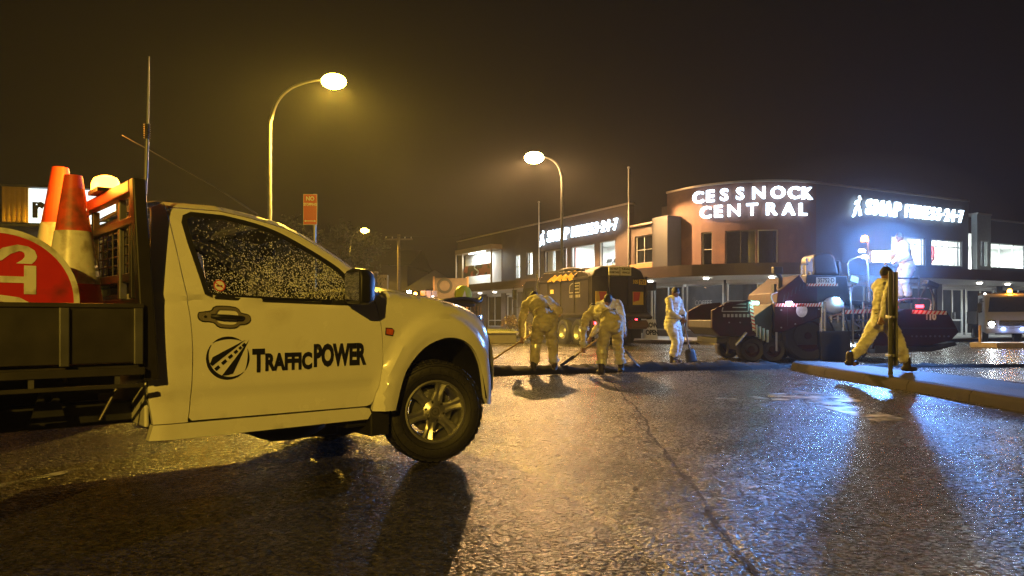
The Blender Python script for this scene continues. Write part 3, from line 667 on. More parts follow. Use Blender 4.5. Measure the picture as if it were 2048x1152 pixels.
# ---------------------------------------------------------------- white tray-back pickup (local x forward, y to its left, z up)
UT = thing('pickup_truck', 'white single cab pickup with steel tray and road logo on its door', 'pickup', (-.494, 5.33, 0), R(41))
WD = 1.76
ROOF = [(-1.95, 1.66), (-1.90, 1.69), (-1.84, 1.705), (-1.5, 1.711), (-1.28, 1.68), (-1.08, 1.632), (-.945, 1.571), (-.80, 1.488), (-.655, 1.395), (-.56, 1.31), (-.45, 1.215), (-.40, 1.20)]
HOOD = [(-.55, 1.228), (-.438, 1.222), (-.286, 1.208), (-.144, 1.186), (.02, 1.16), (.186, 1.13), (.279, 1.108), (.354, 1.083), (.43, 1.052), (.52, .99), (.60, .9)]
def inset(u, w):
    y = .03
    if w < 1.15: y += .022*((w-.84)/.3)**2 if w > .84 else .012*((w-.84)/.4)**2
    if u < -.5: y += .013*sm(.635, .59, w) - .006*sm(.585, .45, w)
    if w > 1.12: y += (w-1.12)*.27
    if u < -.42:
        t = min(.985, max(0, (w-(interp(ROOF, u)-.10))/.10)); y += .085*(1-math.sqrt(1-t*t))
    if u > -.5:
        t = min(.985, max(0, (w-(interp(HOOD, u)-.12))/.12)); y += .07*(1-math.sqrt(1-t*t))*sm(-.5, -.35, u)
    if u > .1: y += .42*(u-.1)**2
    if u > .42: y += 2.2*(u-.42)**2
    if u < -1.80: y += 1.6*(-1.80-u)**2
    e = math.hypot((u-.022)/.405, (w-.38)/.515)
    if w < .38: e = abs(u-.022)/.405
    y -= .048*sm(1.36, 1.25, e)*sm(-.62, -.5, u) - .012*sm(1.08, 1.0, e)*sm(-.62, -.5, u)
    return y
def side(d=0.0): return lambda u, w: (u, inset(u, w)+d, w)
def both(name, outline, holes, step, m, thick=.03, d=0.0, mirror=True, parent=UT, smooth=38):
    mb = panel(outline, holes, step, side(d), thick, (0, 1, 0)); v = list(mb.v); f = list(mb.f)
    o = mb.build(name, m, parent, smooth=smooth)
    if not mirror: return o
    m2 = MB(); m2.v = [(a, WD-b, c) for a, b, c in v]; m2.f = [t[::-1] for t in f]
    return o, m2.build(name, m, parent, smooth=smooth)
def curve(pts, k=5): return [(p.x, p.y) for p in smooth_path([(a, b, 0) for a, b in pts], k)]
WIN = [(-1.712, 1.585), (-1.705, 1.615), (-1.67, 1.634)] + curve([(-1.48, 1.630), (-1.30, 1.598), (-1.165, 1.556), (-1.03, 1.492), (-.87, 1.404), (-.775, 1.343), (-.725, 1.29)], 3) + [(-.70, 1.15), (-.715, 1.135), (-1.24, 1.148), (-1.57, 1.160), (-1.62, 1.178), (-1.645, 1.29), (-1.69, 1.47)]
DOOR = curve([(-1.80, 1.645), (-1.765, 1.41), (-1.738, 1.21), (-1.715, 1.05), (-1.705, .90), (-1.704, .76), (-1.712, .55), (-1.722, .47)], 3) + [(-1.705, .452), (-.585, .449), (-.552, .458)] + curve([(-.535, .48), (-.5, .575), (-.472, .733), (-.474, .87), (-.484, .99), (-.507, 1.09), (-.53, 1.165)], 3) + [(-.56, 1.235)] + [(u, interp(ROOF, u)-.040) for u in (-.66, -.76, -.88, -1.0, -1.1, -1.2, -1.35, -1.5, -1.65, -1.76)]
both('door', DOOR, [WIN], .035, M_white)
def off(poly, g):
    cx = sum(p[0] for p in poly)/len(poly); cy = sum(p[1] for p in poly)/len(poly); out = []
    n = len(poly)
    for i in range(n):
        a, b = Vector(poly[i-1]), Vector(poly[(i+1) % n]); t = (b-a).normalized(); nrm = Vector((t.y, -t.x))
        if nrm.dot(Vector((poly[i][0]-cx, poly[i][1]-cy))) < 0: nrm = -nrm
        out.append((poly[i][0]+nrm.x*g, poly[i][1]+nrm.y*g))
    return out
both('window_seal', off(WIN, .018), [off(WIN, -.012)], .018, M_black, .008, -.007)
both('side_glass', off(WIN, -.004), [], .06, M_glassdk, 0, .012)
# A-pillar / cant rail strip
RAIL = [(u, interp(ROOF, u)) for u in (-1.80, -1.65, -1.5, -1.35, -1.2, -1.1, -1.0, -.88, -.76, -.66, -.56)] + [(-.52, 1.25), (-.545, 1.235)] + [(u, interp(ROOF, u)-.034) for u in (-.66, -.76, -.88, -1.0, -1.1, -1.2, -1.35, -1.5, -1.65, -1.76)] + [(-1.793, 1.655)]
both('roof_rail', RAIL, [], .03, M_white, .02)
REAR = [(-1.806, 1.70)] + [(-1.806, 1.645)] + curve([(-1.771, 1.41), (-1.744, 1.21), (-1.721, 1.05), (-1.711, .90), (-1.710, .76), (-1.718, .55), (-1.728, .47)], 3) + [(-1.728, .445), (-1.905, .445), (-1.93, .60), (-1.94, .75), (-1.945, 1.0), (-1.93, 1.2), (-1.90, 1.45), (-1.88, 1.66)]
both('cab_corner', REAR, [], .035, M_white)
SILL = [(-1.905, .44), (-.60, .440), (-.56, .43), (-.545, .395), (-.57, .36), (-1.72, .352), (-1.925, .355)]
both('sill', SILL, [], .03, M_white, .06)
ARCH = curve([(-.382, .407), (-.346, .561), (-.294, .688), (-.179, .811), (-.06, .871), (.062, .894), (.187, .87), (.289, .798), (.364, .681), (.398, .575), (.431, .43)], 4)
FEND = [(-.521, 1.205), (-.499, 1.09), (-.476, .99), (-.466, .87), (-.464, .733), (-.492, .575), (-.527, .478), (-.535, .410)] + ARCH + [(.455, .385), (.53, .370), (.575, .43), (.585, .56), (.578, .70), (.570, .80), (.566, .895), (.512, .905), (.495, .955), (.455, 1.035), (.425, 1.052)] + [(u, interp(HOOD, u)) for u in (.354, .279, .186, .02, -.144, -.286, -.438)]
both('fender', FEND, [], .032, M_white)
both('headlight', [(.428, 1.050), (.459, 1.035), (.499, .957), (.516, .909), (.566, .900), (.572, .93), (.562, .98), (.53, 1.03), (.48, 1.056)], [], .03, mat('headlamp_lens', (.62, .64, .66), .06, metal=.85, var=.3, scale=40), .03, -.006)
# indicator, handle, decals
both('side_indicator', [(-.446, .925), (-.396, .918), (-.390, .95), (-.400, .958), (-.442, .962)], [], .02, mat('amber_lens', (.55, .10, .02), .15, var=.3, scale=60), .01, -.008)
both('indicator_surround', off([(-.446, .925), (-.396, .918), (-.390, .95), (-.400, .958), (-.442, .962)], .008), [[(-.446, .925), (-.396, .918), (-.390, .95), (-.400, .958), (-.442, .962)]], .02, M_black, .006, -.006)
HAND = curve([(-1.668, 1.062), (-1.60, 1.072), (-1.57, 1.098), (-1.46, 1.092), (-1.43, 1.06), (-1.385, 1.048), (-1.377, 1.02), (-1.40, 1.0), (-1.44, .995), (-1.47, .977), (-1.555, .982), (-1.59, 1.010), (-1.655, 1.018), (-1.672, 1.04), (-1.668, 1.062)], 3)[:-1]
hs = both('handle_surround', off(HAND, .006), [off(HAND, -.004)], .03, M_black, .004, -.004)
cup = curve([(-1.56, 1.082), (-1.47, 1.077), (-1.445, 1.05), (-1.45, 1.015), (-1.475, .995), (-1.55, 1.0), (-1.575, 1.02), (-1.575, 1.06), (-1.56, 1.082)], 3)[:-1]
hb = both('handle_base', HAND, [cup], .025, mat('champagne_handle', (.42, .38, .30), .25, metal=.6), .008, -.010)
both('handle_cup', off(cup, .003), [], .02, M_black, 0, .004, smooth=180)
for ms in (0, 1):
    f_ = (lambda a, b, c: (a, b, c)) if not ms else (lambda a, b, c: (a, WD-b, c))
    P = smooth_path([(-1.60, inset(-1.6, 1.04)-.006, 1.043), (-1.57, inset(-1.6, 1.04)-.030, 1.041), (-1.51, inset(-1.5, 1.04)-.034, 1.038), (-1.45, inset(-1.45, 1.04)-.028, 1.034), (-1.42, inset(-1.42, 1.04)-.006, 1.032)], 4)
    MB().tube(P, .014, 8).map(f_).build('door_handle', M_black, UT, smooth=60)
    MB().cyl((-1.637, inset(-1.637, 1.04)-.011, 1.041), (-1.637, inset(-1.637, 1.04)-.014, 1.041), .008, .008, 10).map(f_).build('lock', M_black, UT)
def decal(mb, m, name, parent=UT, d=-.0035):
    mb.map(lambda x, y, z: (x, inset(x, y)+d-z, y)); return mb.build(name, m, parent, smooth=60, merge=False)
DW = 1.0
def wordpart(s, u0, u1, z0, z1, bold):
    mb = text(s, 1, bold, 0, 1, 'LEFT'); xs = [v[0] for v in mb.v]; ys = [v[1] for v in mb.v]; a, b, c, d = min(xs), max(xs), min(ys), max(ys)
    bm = bmesh.new(); me = bpy.data.meshes.new('t'); me.from_pydata([(u0+(v[0]-a)/(b-a)*(u1-u0), z0+(v[1]-c)/(d-c)*(z1-z0), 0) for v in mb.v], [], mb.f); bm.from_mesh(me)
    bmesh.ops.triangulate(bm, faces=bm.faces)
    out = MB(); out.v = [tuple(v.co) for v in bm.verts]; bm.verts.index_update(); out.f = [tuple(v.index for v in f.verts) for f in bm.faces]; bm.free(); return out
lg = MB()
for s_, u0, u1, z0, z1 in (('T', -1.366, -1.288, .708, .850), ('RAFFIC', -1.286, -.983, .712, .822), ('POWER', -.972, -.597, .722, .872)):
    p = wordpart(s_, u0, u1, z0, z1, .055); lg.add(p.v, p.f)
decal(lg, M_decal, 'door_lettering')
em = MB()
def ringarc(a0, a1, w0, w1, cx=-1.509, cy=.800, r=.126, n=18):
    vs = []; fs = []
    for i in range(n+1):
        a = R(a0+(a1-a0)*i/n); t = math.sin(math.pi*i/n); w = w0+(w1-w0)*t
        vs += [(cx+(r-w)*math.cos(a), cy+(r-w)*math.sin(a)*1.0, 0), (cx+r*math.cos(a), cy+r*math.sin(a), 0)]
        if i: fs.append((2*i-2, 2*i-1, 2*i+1, 2*i))
    em.add(vs, fs)
ringarc(50, 135, .001, .016); ringarc(140, 318, .002, .022); ringarc(-38, 25, .001, .012)
em.add([(-1.612, .772, 0), (-1.598, .808, 0), (-1.405, .905, 0)], [(0, 1, 2)]); em.add([(-1.612, .772, 0), (-1.60, .757, 0), (-1.405, .905, 0)], [(0, 1, 2)])
em.add([(-1.545, .698, 0), (-1.500, .702, 0), (-1.393, .892, 0)], [(0, 1, 2)]); em.add([(-1.52, .70, 0), (-1.480, .708, 0), (-1.385, .905, 0)], [(0, 1, 2)])
for t0, t1 in ((0, .13), (.22, .36), (.44, .56), (.63, .73), (.79, .87), (.9, 1.0)):
    A, B = Vector((-1.582, .735)), Vector((-1.408, .882)); d = (B-A).normalized(); n_ = Vector((-d.y, d.x)); w = lambda t: .010*(1-.25*t)
    p0, p1 = A+(B-A)*t0, A+(B-A)*t1; em.add([(*(p0+n_*w(t0)), 0), (*(p0-n_*w(t0)), 0), (*(p1-n_*w(t1)), 0), (*(p1+n_*w(t1)), 0)], [(0, 1, 2, 3)])
decal(em, M_decal, 'door_emblem')
# no-smoking sticker on the glass
stk = panel([(-1.545+.034*math.cos(R(a)), 1.222+.034*math.sin(R(a))) for a in range(0, 360, 20)], [], .03, side(.008), 0, (0, 1, 0)).build('sticker', M_wdecal, UT)
rg = MB().lathe([(.034, 0), (.028, 0)], lambda r, a, h: (-1.545+r*math.cos(a), 1.222+r*math.sin(a), 0), 24); rg.add([(-1.566, 1.24, 0), (-1.570, 1.236, 0), (-1.524, 1.204, 0), (-1.520, 1.208, 0)], [(0, 1, 2, 3)])
rg.map(lambda x, y, z: (x, inset(x, y)+.006, y)).build('sticker_ring', M_red, stk)
cg = MB().add([(-1.562, 1.216, 0), (-1.562, 1.224, 0), (-1.528, 1.224, 0), (-1.528, 1.216, 0)], [(0, 1, 2, 3)]); cg.map(lambda x, y, z: (x, inset(x, y)+.007, y)).build('sticker_cigarette', M_decal, stk)
# roof, windscreen, bonnet, nose
def loft(stations, n=14, crown=.03):
    """stations: (u_edge, w_edge, y_edge, bulge forward); spans the width of the cab"""
    mb = MB()
    for u, w, y, bu, cr in stations:
        for i in range(n+1):
            t = i/n; s_ = math.sin(math.pi*t); k = s_**.6 if s_ > 0 else 0
            mb.v.append((u+bu*(1-(2*t-1)**2), y+(WD-2*y)*t, w+cr*k))
    m = n+1
    for j in range(len(stations)-1):
        for i in range(n): mb.f.append((j*m+i, j*m+i+1, (j+1)*m+i+1, (j+1)*m+i))
    return mb
st = lambda u, bu, cr, dz=0: (u, interp(ROOF, u)+dz, inset(u, interp(ROOF, u)), bu, cr)
loft([(-1.93, 1.655, .34, -.03, .0)]+[st(u, .02+.12*sm(-1.5, -1.05, u), .035) for u in (-1.90, -1.84, -1.7, -1.5, -1.35, -1.2, -1.1)]).build('roof', M_white, UT, smooth=60)
loft([st(u, .14+.05*sm(-1.05, -.5, u), .02, -.008) for u in (-1.105, -.98, -.86, -.74, -.62, -.52, -.46)]).build('windscreen', M_glassdk, UT, smooth=60)
loft([st(u, .14+.05*sm(-1.05, -.5, u), .02, -.020) for u in (-1.12, -1.10)]).build('windscreen_header', M_black, UT)
hd_ = lambda u, bu: (u, interp(HOOD, u), inset(u, interp(HOOD, u)), bu, .05)
loft([(-.47, 1.205, .10, .17, .03)]+[hd_(u, .17) for u in (-.40, -.286, -.144, .02, .186, .279, .354, .43)]+[(.47, 1.02, inset(.47, 1.02), .19, .03)]).build('bonnet', M_white, UT, smooth=60)
loft([(-.57, 1.30, .2, .18, -.09), (-.46, 1.205, .11, .18, -.02)]).build('cowl', M_black, UT)
fr = []
for z, du in ((1.03, .47), (.98, .505), (.915, .545)): fr.append((du, z, inset(min(du, .57), z)+.01, .17, 0))
loft(fr, 18).build('grille_panel', M_white, UT, smooth=60)
loft([(.553, .905, .17, .19, 0), (.585, .80, .15, .20, 0), (.595, .62, .145, .205, 0), (.588, .50, .15, .205, 0), (.56, .40, .16, .20, 0), (.53, .365, .18, .19, 0)], 18).build('front_bumper', M_white, UT, smooth=60)
for i in range(4): loft([(.575+.01*i-.004, .93+.035*i-.045, .55, .14, 0), (.578+.01*i, .945+.035*i-.045, .55, .14, 0)], 8).map(lambda a, b, c: (a-.02*(c-.9)*4+.02, b, c)).build('grille_bar', M_chrome, UT)
loft([(.60, .60, .5, .15, 0), (.598, .47, .52, .15, 0)], 8).map(lambda a, b, c: (a+.04, b, c)).build('lower_grille', M_black, UT)
# back wall of cab with window, floor, underbody
bw = MB(); bw.box(-1.925, -1.90, .16, WD-.16, .42, 1.12); bw.box(-1.915, -1.89, .20, WD-.20, 1.12, 1.18); bw.box(-1.915, -1.885, .26, WD-.26, 1.56, 1.66)
for y in (.20, WD-.36): bw.box(-1.912, -1.888, y, y+.16, 1.17, 1.60)
bw.build('cab_back_panel', M_white, UT, bevel=.01); MB().box(-1.902, -1.898, .34, WD-.34, 1.17, 1.57).build('rear_glass', M_glassdk, UT)
ub = MB(); ub.box(-1.9, -.46, .10, WD-.10, .40, .46); ub.box(-.47, .45, .45, WD-.45, .42, 1.05); ub.box(-4.0, .5, .42, .52, .42, .56); ub.box(-4.0, .5, WD-.52, WD-.42, .42, .56); ub.box(-1.1, -.6, .4, 1.1, .22, .42); ub.box(-.7, -.35, .12, .4, .30, .5)
ub.build('chassis', M_dark, UT, bevel=.02)
tk = MB().ell((-1.0, .35, .34), (.28, .16, .11), 14); tk.build('transmission_pan', M_dark, UT, smooth=60)
# cabin interior: dash, seat, wheel, mirror, visor
sv = MB(); sv.box(-1.75, -1.25, .22, WD-.22, .46, .78); sv.build('seat_base', mat('grey_seat_fabric', (.07, .07, .075), .9), UT, bevel=.05)
for y in (.26, .96): MB().obox((-1.69, y+.28, 1.05), (.14, .54, .66), (0, R(-12), 0)).build('seat_back', MATS['grey_seat_fabric'], UT, bevel=.05); MB().obox((-1.77, y+.28, 1.46), (.09, .26, .17), (0, R(-10), 0)).build('headrest', MATS['grey_seat_fabric'], UT, bevel=.03)
MB().box(-.80, -.50, .14, WD-.14, .85, 1.13).build('dashboard', M_black, UT, bevel=.05)
sw = MB(); Mx = Matrix.Translation((-.98, .48, 1.08)) @ Matrix.Rotation(R(-62), 4, 'Y')
sw.lathe([(.185+.014*math.cos(R(a)), .014*math.sin(R(a))) for a in range(0, 360, 45)], lambda r, a, h: Mx @ Vector((r*math.cos(a), r*math.sin(a), h)), 24, True); sw.ell(tuple(Mx.translation), (.05, .06, .06), 10)
for a in (0, 2.1, 4.2): sw.tube([Mx @ Vector((.03*math.cos(a), .03*math.sin(a), 0)), Mx @ Vector((.18*math.cos(a), .18*math.sin(a), 0))], .013, 6)
sw.build('steering_wheel', M_black, UT, smooth=60)
MB().obox((-.92, .88, 1.50), (.03, .24, .065), (0, R(12), 0)).build('interior_mirror', M_black, UT, bevel=.015)
MB().obox((-1.12, .52, 1.575), (.19, .42, .02), (0, R(14), 0)).build('sun_visor', mat('beige_visor', (.4, .36, .28), .8), UT, bevel=.008)
# rain drops on the glass
def drops(name, fn, n, u0, u1, w0, w1, test):
    mb = MB(); c = 0
    while c < n:
        u, w = random.uniform(u0, u1), random.uniform(w0, w1)
        if not test(u, w): continue
        r = random.choice((.0012, .0018, .0024, .0036)); p, nx, ny, nz = fn(u, w)
        vs = [p+nz*r*.8]+[p+(nx*math.cos(k*1.2566)+ny*math.sin(k*1.2566)*1.2)*r for k in range(5)]
        mb.add(vs, [(0, k+1, (k+1) % 5+1) for k in range(5)]); c += 1
    return mb.build(name, M_drop, UT, smooth=180, merge=False, recalc=False, kind='stuff')
M_drop = bpy.data.materials.new('water_drop'); M_drop.use_nodes = True
nt = M_drop.node_tree; nt.nodes.clear(); o_ = nd(nt, 'ShaderNodeOutputMaterial'); mx_ = nd(nt, 'ShaderNodeMixShader'); t_ = nd(nt, 'ShaderNodeBsdfTranslucent'); g_ = nd(nt, 'ShaderNodeBsdfDiffuse'); g_.inputs[0].default_value = (.8, .8, .8, 1)
t_.inputs[0].default_value = (.85, .85, .85, 1); mx_.inputs[0].default_value = .45; nt.links.new(t_.outputs[0], mx_.inputs[1]); nt.links.new(g_.outputs[0], mx_.inputs[2]); nt.links.new(mx_.outputs[0], o_.inputs[0])  # whitish diffuse body stands in for the sparkle of refracted light
drops('rain_drops', lambda u, w: (Vector((u, inset(u, w)+.010, w)), Vector((1, 0, 0)), Vector((0, .27, 1)).normalized(), Vector((0, -1, .27)).normalized()), 4200, -1.66, -.72, 1.15, 1.62,
      lambda u, w: inside(WIN, u, w) and random.random() < .15+.85*sm(1.5, 1.25, w)*sm(-1.7, -1.3, u))
def wsc(t, s_):
    u = -1.08+.56*s_; y0 = inset(u, interp(ROOF, u)); y = y0+(WD-2*y0)*t; k = max(0, math.sin(math.pi*t))**.6
    return Vector((u+(.14+.05*sm(-1.05, -.5, u))*(1-(2*t-1)**2), y, interp(ROOF, u)-.008+.02*k))
drops('rain_drops', lambda u, w: (wsc(u, w)+Vector((.003, 0, .003)), Vector((0, 1, 0)), Vector((-.7, 0, .7)), Vector((.7, 0, .7))), 2600, .04, .96, .03, .97, lambda u, w: True)
# door mirrors
for ms in (0, 1):
    f_ = (lambda a, b, c: (a, b, c)) if not ms else (lambda a, b, c: (a, WD-b, c))
    sh = MB(); sec = []
    for i in range(13):
        a = math.pi*i/12
    ring = [(-.105, -.10), (-.11, .06), (-.085, .105), (.0, .118), (.085, .105), (.108, .07), (.105, -.07), (.08, -.105), (-.08, -.115)]
    for du, k in ((-.03, .90), (-.025, 1.0), (.03, 1.0), (.075, .86), (.10, .55), (.108, .2)):
        sec.append([(-.745+du+(.0 if k > .9 else 0), -.105+a*k, 1.232+b*k) for a, b in ring])
    n = len(ring); sh.v = [p for r_ in sec for p in r_]
    for i in range(len(sec)-1):
        for j in range(n): sh.f.append((i*n+j, i*n+(j+1) % n, (i+1)*n+(j+1) % n, (i+1)*n+j))
    sh.f += [tuple(range(n)), tuple((len(sec)-1)*n+j for j in range(n))]
    mi = sh.map(f_).build('wing_mirror', M_black, UT, smooth=50, bevel=.006)
    MB().prism([(-.095+.19*i/1, -.09+.18*j) for i, j in ((0, 0), (1, 0), (1, 1), (0, 1))], lambda a, b, c: f_(-.778+c, -.105+a*.95, 1.232+b), 0, .002).build('mirror_glass', M_chrome, mi)
    MB().tube([f_(-.73, .0, 1.17), f_(-.72, .05, 1.16), f_(-.71, .085, 1.15)], [.03, .04, .05], 8).build('mirror_arm', M_black, mi, smooth=60)
# mudflaps and wheel-arch liners
for y in (.06, WD-.36): MB().box(-.545, -.40, y, y+.30, .24, .42).build('mudflap', M_rubber, UT, bevel=.01)
for ms in (0, 1):
    ln = MB(); k = len(ARCH)
    for yy, sc in ((.03, 1.0), (.16, 1.03), (.42, 1.03)):
        for a, b in ARCH: ln.v.append((.022+(a-.022)*sc, yy if not ms else WD-yy, .38+(b-.38)*sc))
    for j in range(2):
        for i in range(k-1): ln.f.append((j*k+i, j*k+i+1, (j+1)*k+i+1, (j+1)*k+i))
    o = len(ln.v); ln.f.append(tuple(2*k+i for i in range(k))); ln.build('wheel_arch_liner', M_black, UT, smooth=60)

# wheel: tyre with tread blocks, six-spoke alloy rim
def wheel(parent, x, y, z, r, w, rim, steer=0, outer=-1, spokes=6, detail=True):
    e = bpy.data.objects.new('wheel', None); COL.objects.link(e); e.parent = parent; e.location = (x, y, z); e.rotation_euler = (0, 0, steer + (0 if outer < 0 else math.pi)); e.empty_display_size = .05
    fn = lambda rr, a, h: (rr*math.cos(a), h, rr*math.sin(a))
    hw = w/2
    prof = [(rim-.012, -hw*.72), (rim+.006, -hw*.84), (rim+.02, -hw*.9), (rim+(r-rim)*.35, -hw*1.0), (rim+(r-rim)*.6, -hw*.99), (r-.035, -hw*.93), (r-.014, -hw*.84), (r-.011, 0), (r-.014, hw*.84), (r-.035, hw*.93), (rim+(r-rim)*.5, hw), (rim+.01, hw*.84), (rim-.012, hw*.72)]
    t = MB().lathe(prof, fn, 56)
    t.build('tyre', M_rubber, e, smooth=40)
    if detail:
        tr = MB(); nb = 40
        for k in range(nb):
            a = 2*math.pi*k/nb
            for yy, ww, da in ((-hw*.82, .052, 0), (-hw*.38, .046, .5), (0, .04, 0), (hw*.38, .046, .5), (hw*.82, .052, 0)):
                aa = a+da*2*math.pi/nb; h = .055*r/.37; vs = []
                for sg_ in (-1, 1):
                    for yy2 in (yy-ww/2, yy+ww/2):
                        for rr in (r-.022, r+.0005-(.014 if abs(yy2) > hw*.85 else 0)):
                            an = aa+sg_*.5*h/r*.72; vs.append(fn(rr, an, yy2))
                tr.add(vs, [(0, 1, 3, 2), (4, 6, 7, 5), (1, 5, 7, 3), (0, 4, 5, 1), (2, 3, 7, 6)])
        tr.build('tread', M_rubber, e, recalc=True, merge=False)
        rib = MB()
        for rr in (rim+(r-rim)*.30, rim+(r-rim)*.72):
            rib.lathe([(rr-.003, -hw*.985), (rr, -hw*1.03), (rr+.003, -hw*.985)], fn, 56)
        for k in range(26):   # raised sidewall characters, too small to read
            if k % 13 > 9: continue
            a = 2*math.pi*k/26; rr = rim+(r-rim)*.52
            rib.add([fn(rr-.016, a-.02, -hw*1.005), fn(rr+.016, a-.02, -hw*1.0), fn(rr+.016, a+.035, -hw*1.0), fn(rr-.016, a+.035, -hw*1.005), fn(rr-.012, a-.015, -hw*1.035), fn(rr+.012, a-.015, -hw*1.03), fn(rr+.012, a+.03, -hw*1.03), fn(rr-.012, a+.03, -hw*1.035)], [(4, 5, 6, 7), (0, 1, 5, 4), (1, 2, 6, 5), (2, 3, 7, 6), (3, 0, 4, 7)])
        rib.build('sidewall_ribs', M_rubber, e, smooth=40, merge=False)
    rp = [(rim, -hw*.86), (rim+.004, -hw*.90), (rim-.008, -hw*.92), (rim-.02, -hw*.80), (rim-.028, -hw*.5), (rim-.03, hw*.6), (rim-.04, hw*.7)]
    rm = MB().lathe(rp, fn, 40); rm.build('rim', M_alloy, e, smooth=40)
    MB().lathe([(.01, hw*.1), (rim*.72, hw*.1), (rim*.72, hw*.2), (.01, hw*.2)], fn, 32).build('brake_disc', M_steel, e, smooth=40)
    for k in range(spokes):
        a = 2*math.pi*(k+.25)/spokes; sp = MB(); rows = []
        for rr, wd, yy, dp in ((.05, .050, -hw*.62, .03), (rim*.45, .038, -hw*.66, .03), (rim*.65, .036, -hw*.70, .028), (rim*.84, .048, -hw*.78, .025), (rim-.014, .066, -hw*.82, .02)):
            row = []
            for s_, d_ in ((-1, .012), (-.62, 0), (-.3, .006), (0, .012), (.3, .006), (.62, 0), (1, .012)):
                row.append((rr*math.cos(a)-s_*wd*math.sin(a)*.9, yy+d_*(.25 if rr < .1 else 1), rr*math.sin(a)+s_*wd*math.cos(a)*.9))
            for s_ in (1, -1): row.append((rr*math.cos(a)-s_*wd*.8*math.sin(a), yy+dp+.02, rr*math.sin(a)+s_*wd*.8*math.cos(a)))
            rows.append(row)
        n = 9; sp.v = [p for r_ in rows for p in r_]
        for i in range(len(rows)-1):
            for j in range(n): sp.f.append((i*n+j, i*n+(j+1) % n, (i+1)*n+(j+1) % n, (i+1)*n+j))
        sp.f += [tuple(range(n)), tuple((len(rows)-1)*n+j for j in range(n))]
        sp.build('spoke', M_alloy, e, smooth=30)
    hub = MB().lathe([(.005, -hw*.80), (.042, -hw*.80), (.052, -hw*.74), (.085, -hw*.62), (.09, -hw*.4)], fn, 28); hub.build('hub_cap', M_alloy, e, smooth=35)
    MB().lathe([(.030, -hw*.815), (.022, -hw*.815)], fn, 20).build('hub_emblem', M_steel, e)
    nu = MB()
    for k in range(6):
        a = 2*math.pi*(k+.75)/6; c = (.068*math.cos(a), .068*math.sin(a)); nu.cyl((c[0], -hw*.66, c[1]), (c[0], -hw*.72, c[1]), .010, .009, 6)
    nu.build('wheel_nuts', M_dark, e, merge=False)
    return e
wheel(UT, .0, .14, .367, .367, .24, .222, R(-17)); wheel(UT, .0, WD-.14, .367, .367, .24, .222, R(-17), 1)
wheel(UT, -3.02, .14, .367, .367, .24, .222, 0, -1, 6, False); wheel(UT, -3.02, WD-.14, .367, .367, .24, .222, 0, 1, 6, False)
MB().cyl((-3.02, .2, .367), (-3.02, WD-.2, .367), .05, .05, 10).build('rear_axle', M_dark, UT)
# tray
TM = mat('dark_tray_steel', (.07, .065, .06), .38, metal=.5, var=.25, dirt=(.12, .09, .06), dscale=3)
MB().box(-4.15, -2.0, -.03, WD+.03, .765, .795).build('tray_floor', TM, UT)
for y0, y1 in ((-.07, -.035), (WD+.035, WD+.07)):
    sb = MB().box(-4.15, -1.99, y0, y1, .80, 1.095); sb.box(-4.15, -1.99, y0-.012, y1+.012, 1.085, 1.108); d_ = sb.build('drop_side', TM, UT, bevel=.004)
    s_ = -1 if y0 < 0 else 1; ye = y0 if s_ < 0 else y1
    for u in (-2.02, -2.36, -2.95, -3.5, -4.1): MB().box(u-.022, u+.022, *sorted((ye+s_*.0005, ye+s_*.022)), .79, 1.084).build('stiffener', M_steel, d_, bevel=.004)
    MB().box(-4.15, -1.99, *sorted((ye, ye+s_*.03)), .735, .775).build('side_rail', TM, UT, bevel=.004); MB().box(-4.15, -1.99, *sorted((ye-.0*s_, ye+s_*.02)), .668, .69).build('rope_rail', TM, UT, bevel=.004)
    for u in (-2.12, -2.5, -2.9, -3.4, -3.9): MB().box(u-.012, u+.012, *sorted((ye+s_*.002, ye+s_*.018)), .69, .735).build('rope_hook', M_steel, UT)
MB().box(-4.19, -4.155, -.07, WD+.07, .80, 1.10).build('tail_board', TM, UT, bevel=.004)
for y in (.46, WD-.50):
    MB().box(-4.1, -2.0, y, y+.05, .60, .765).build('bearer', M_dark, UT)
for u in (-2.3, -3.0, -3.7): MB().box(u-.03, u+.03, 0, WD, .70, .764).build('cross_member', M_dark, UT)
br = panel([(-2.40, .66), (-2.33, .66), (-2.28, .47), (-2.45, .47)], [[(-2.365+.022*math.cos(a*.785), .60+.022*math.sin(a*.785)) for a in range(8)]], .04, lambda a, b: (a, .30, b), .02, (0, 1, 0)).build('bracket', M_dark, UT)
MB().cyl((-2.18, .02, .50), (-2.10, .02, .66), .008, .008, 8).build('stay_rod', M_steel, UT)
mgd = MB()
for i in range(13):
    a = R(20+140*i/12); mgd.v += [(-3.02+.43*math.cos(a), .0, .367+.40*math.sin(a)), (-3.02+.43*math.cos(a), .30, .367+.40*math.sin(a))]
    if i: mgd.f.append((2*i-2, 2*i-1, 2*i+1, 2*i))
mgd.build('mudguard', M_black, UT, smooth=60)
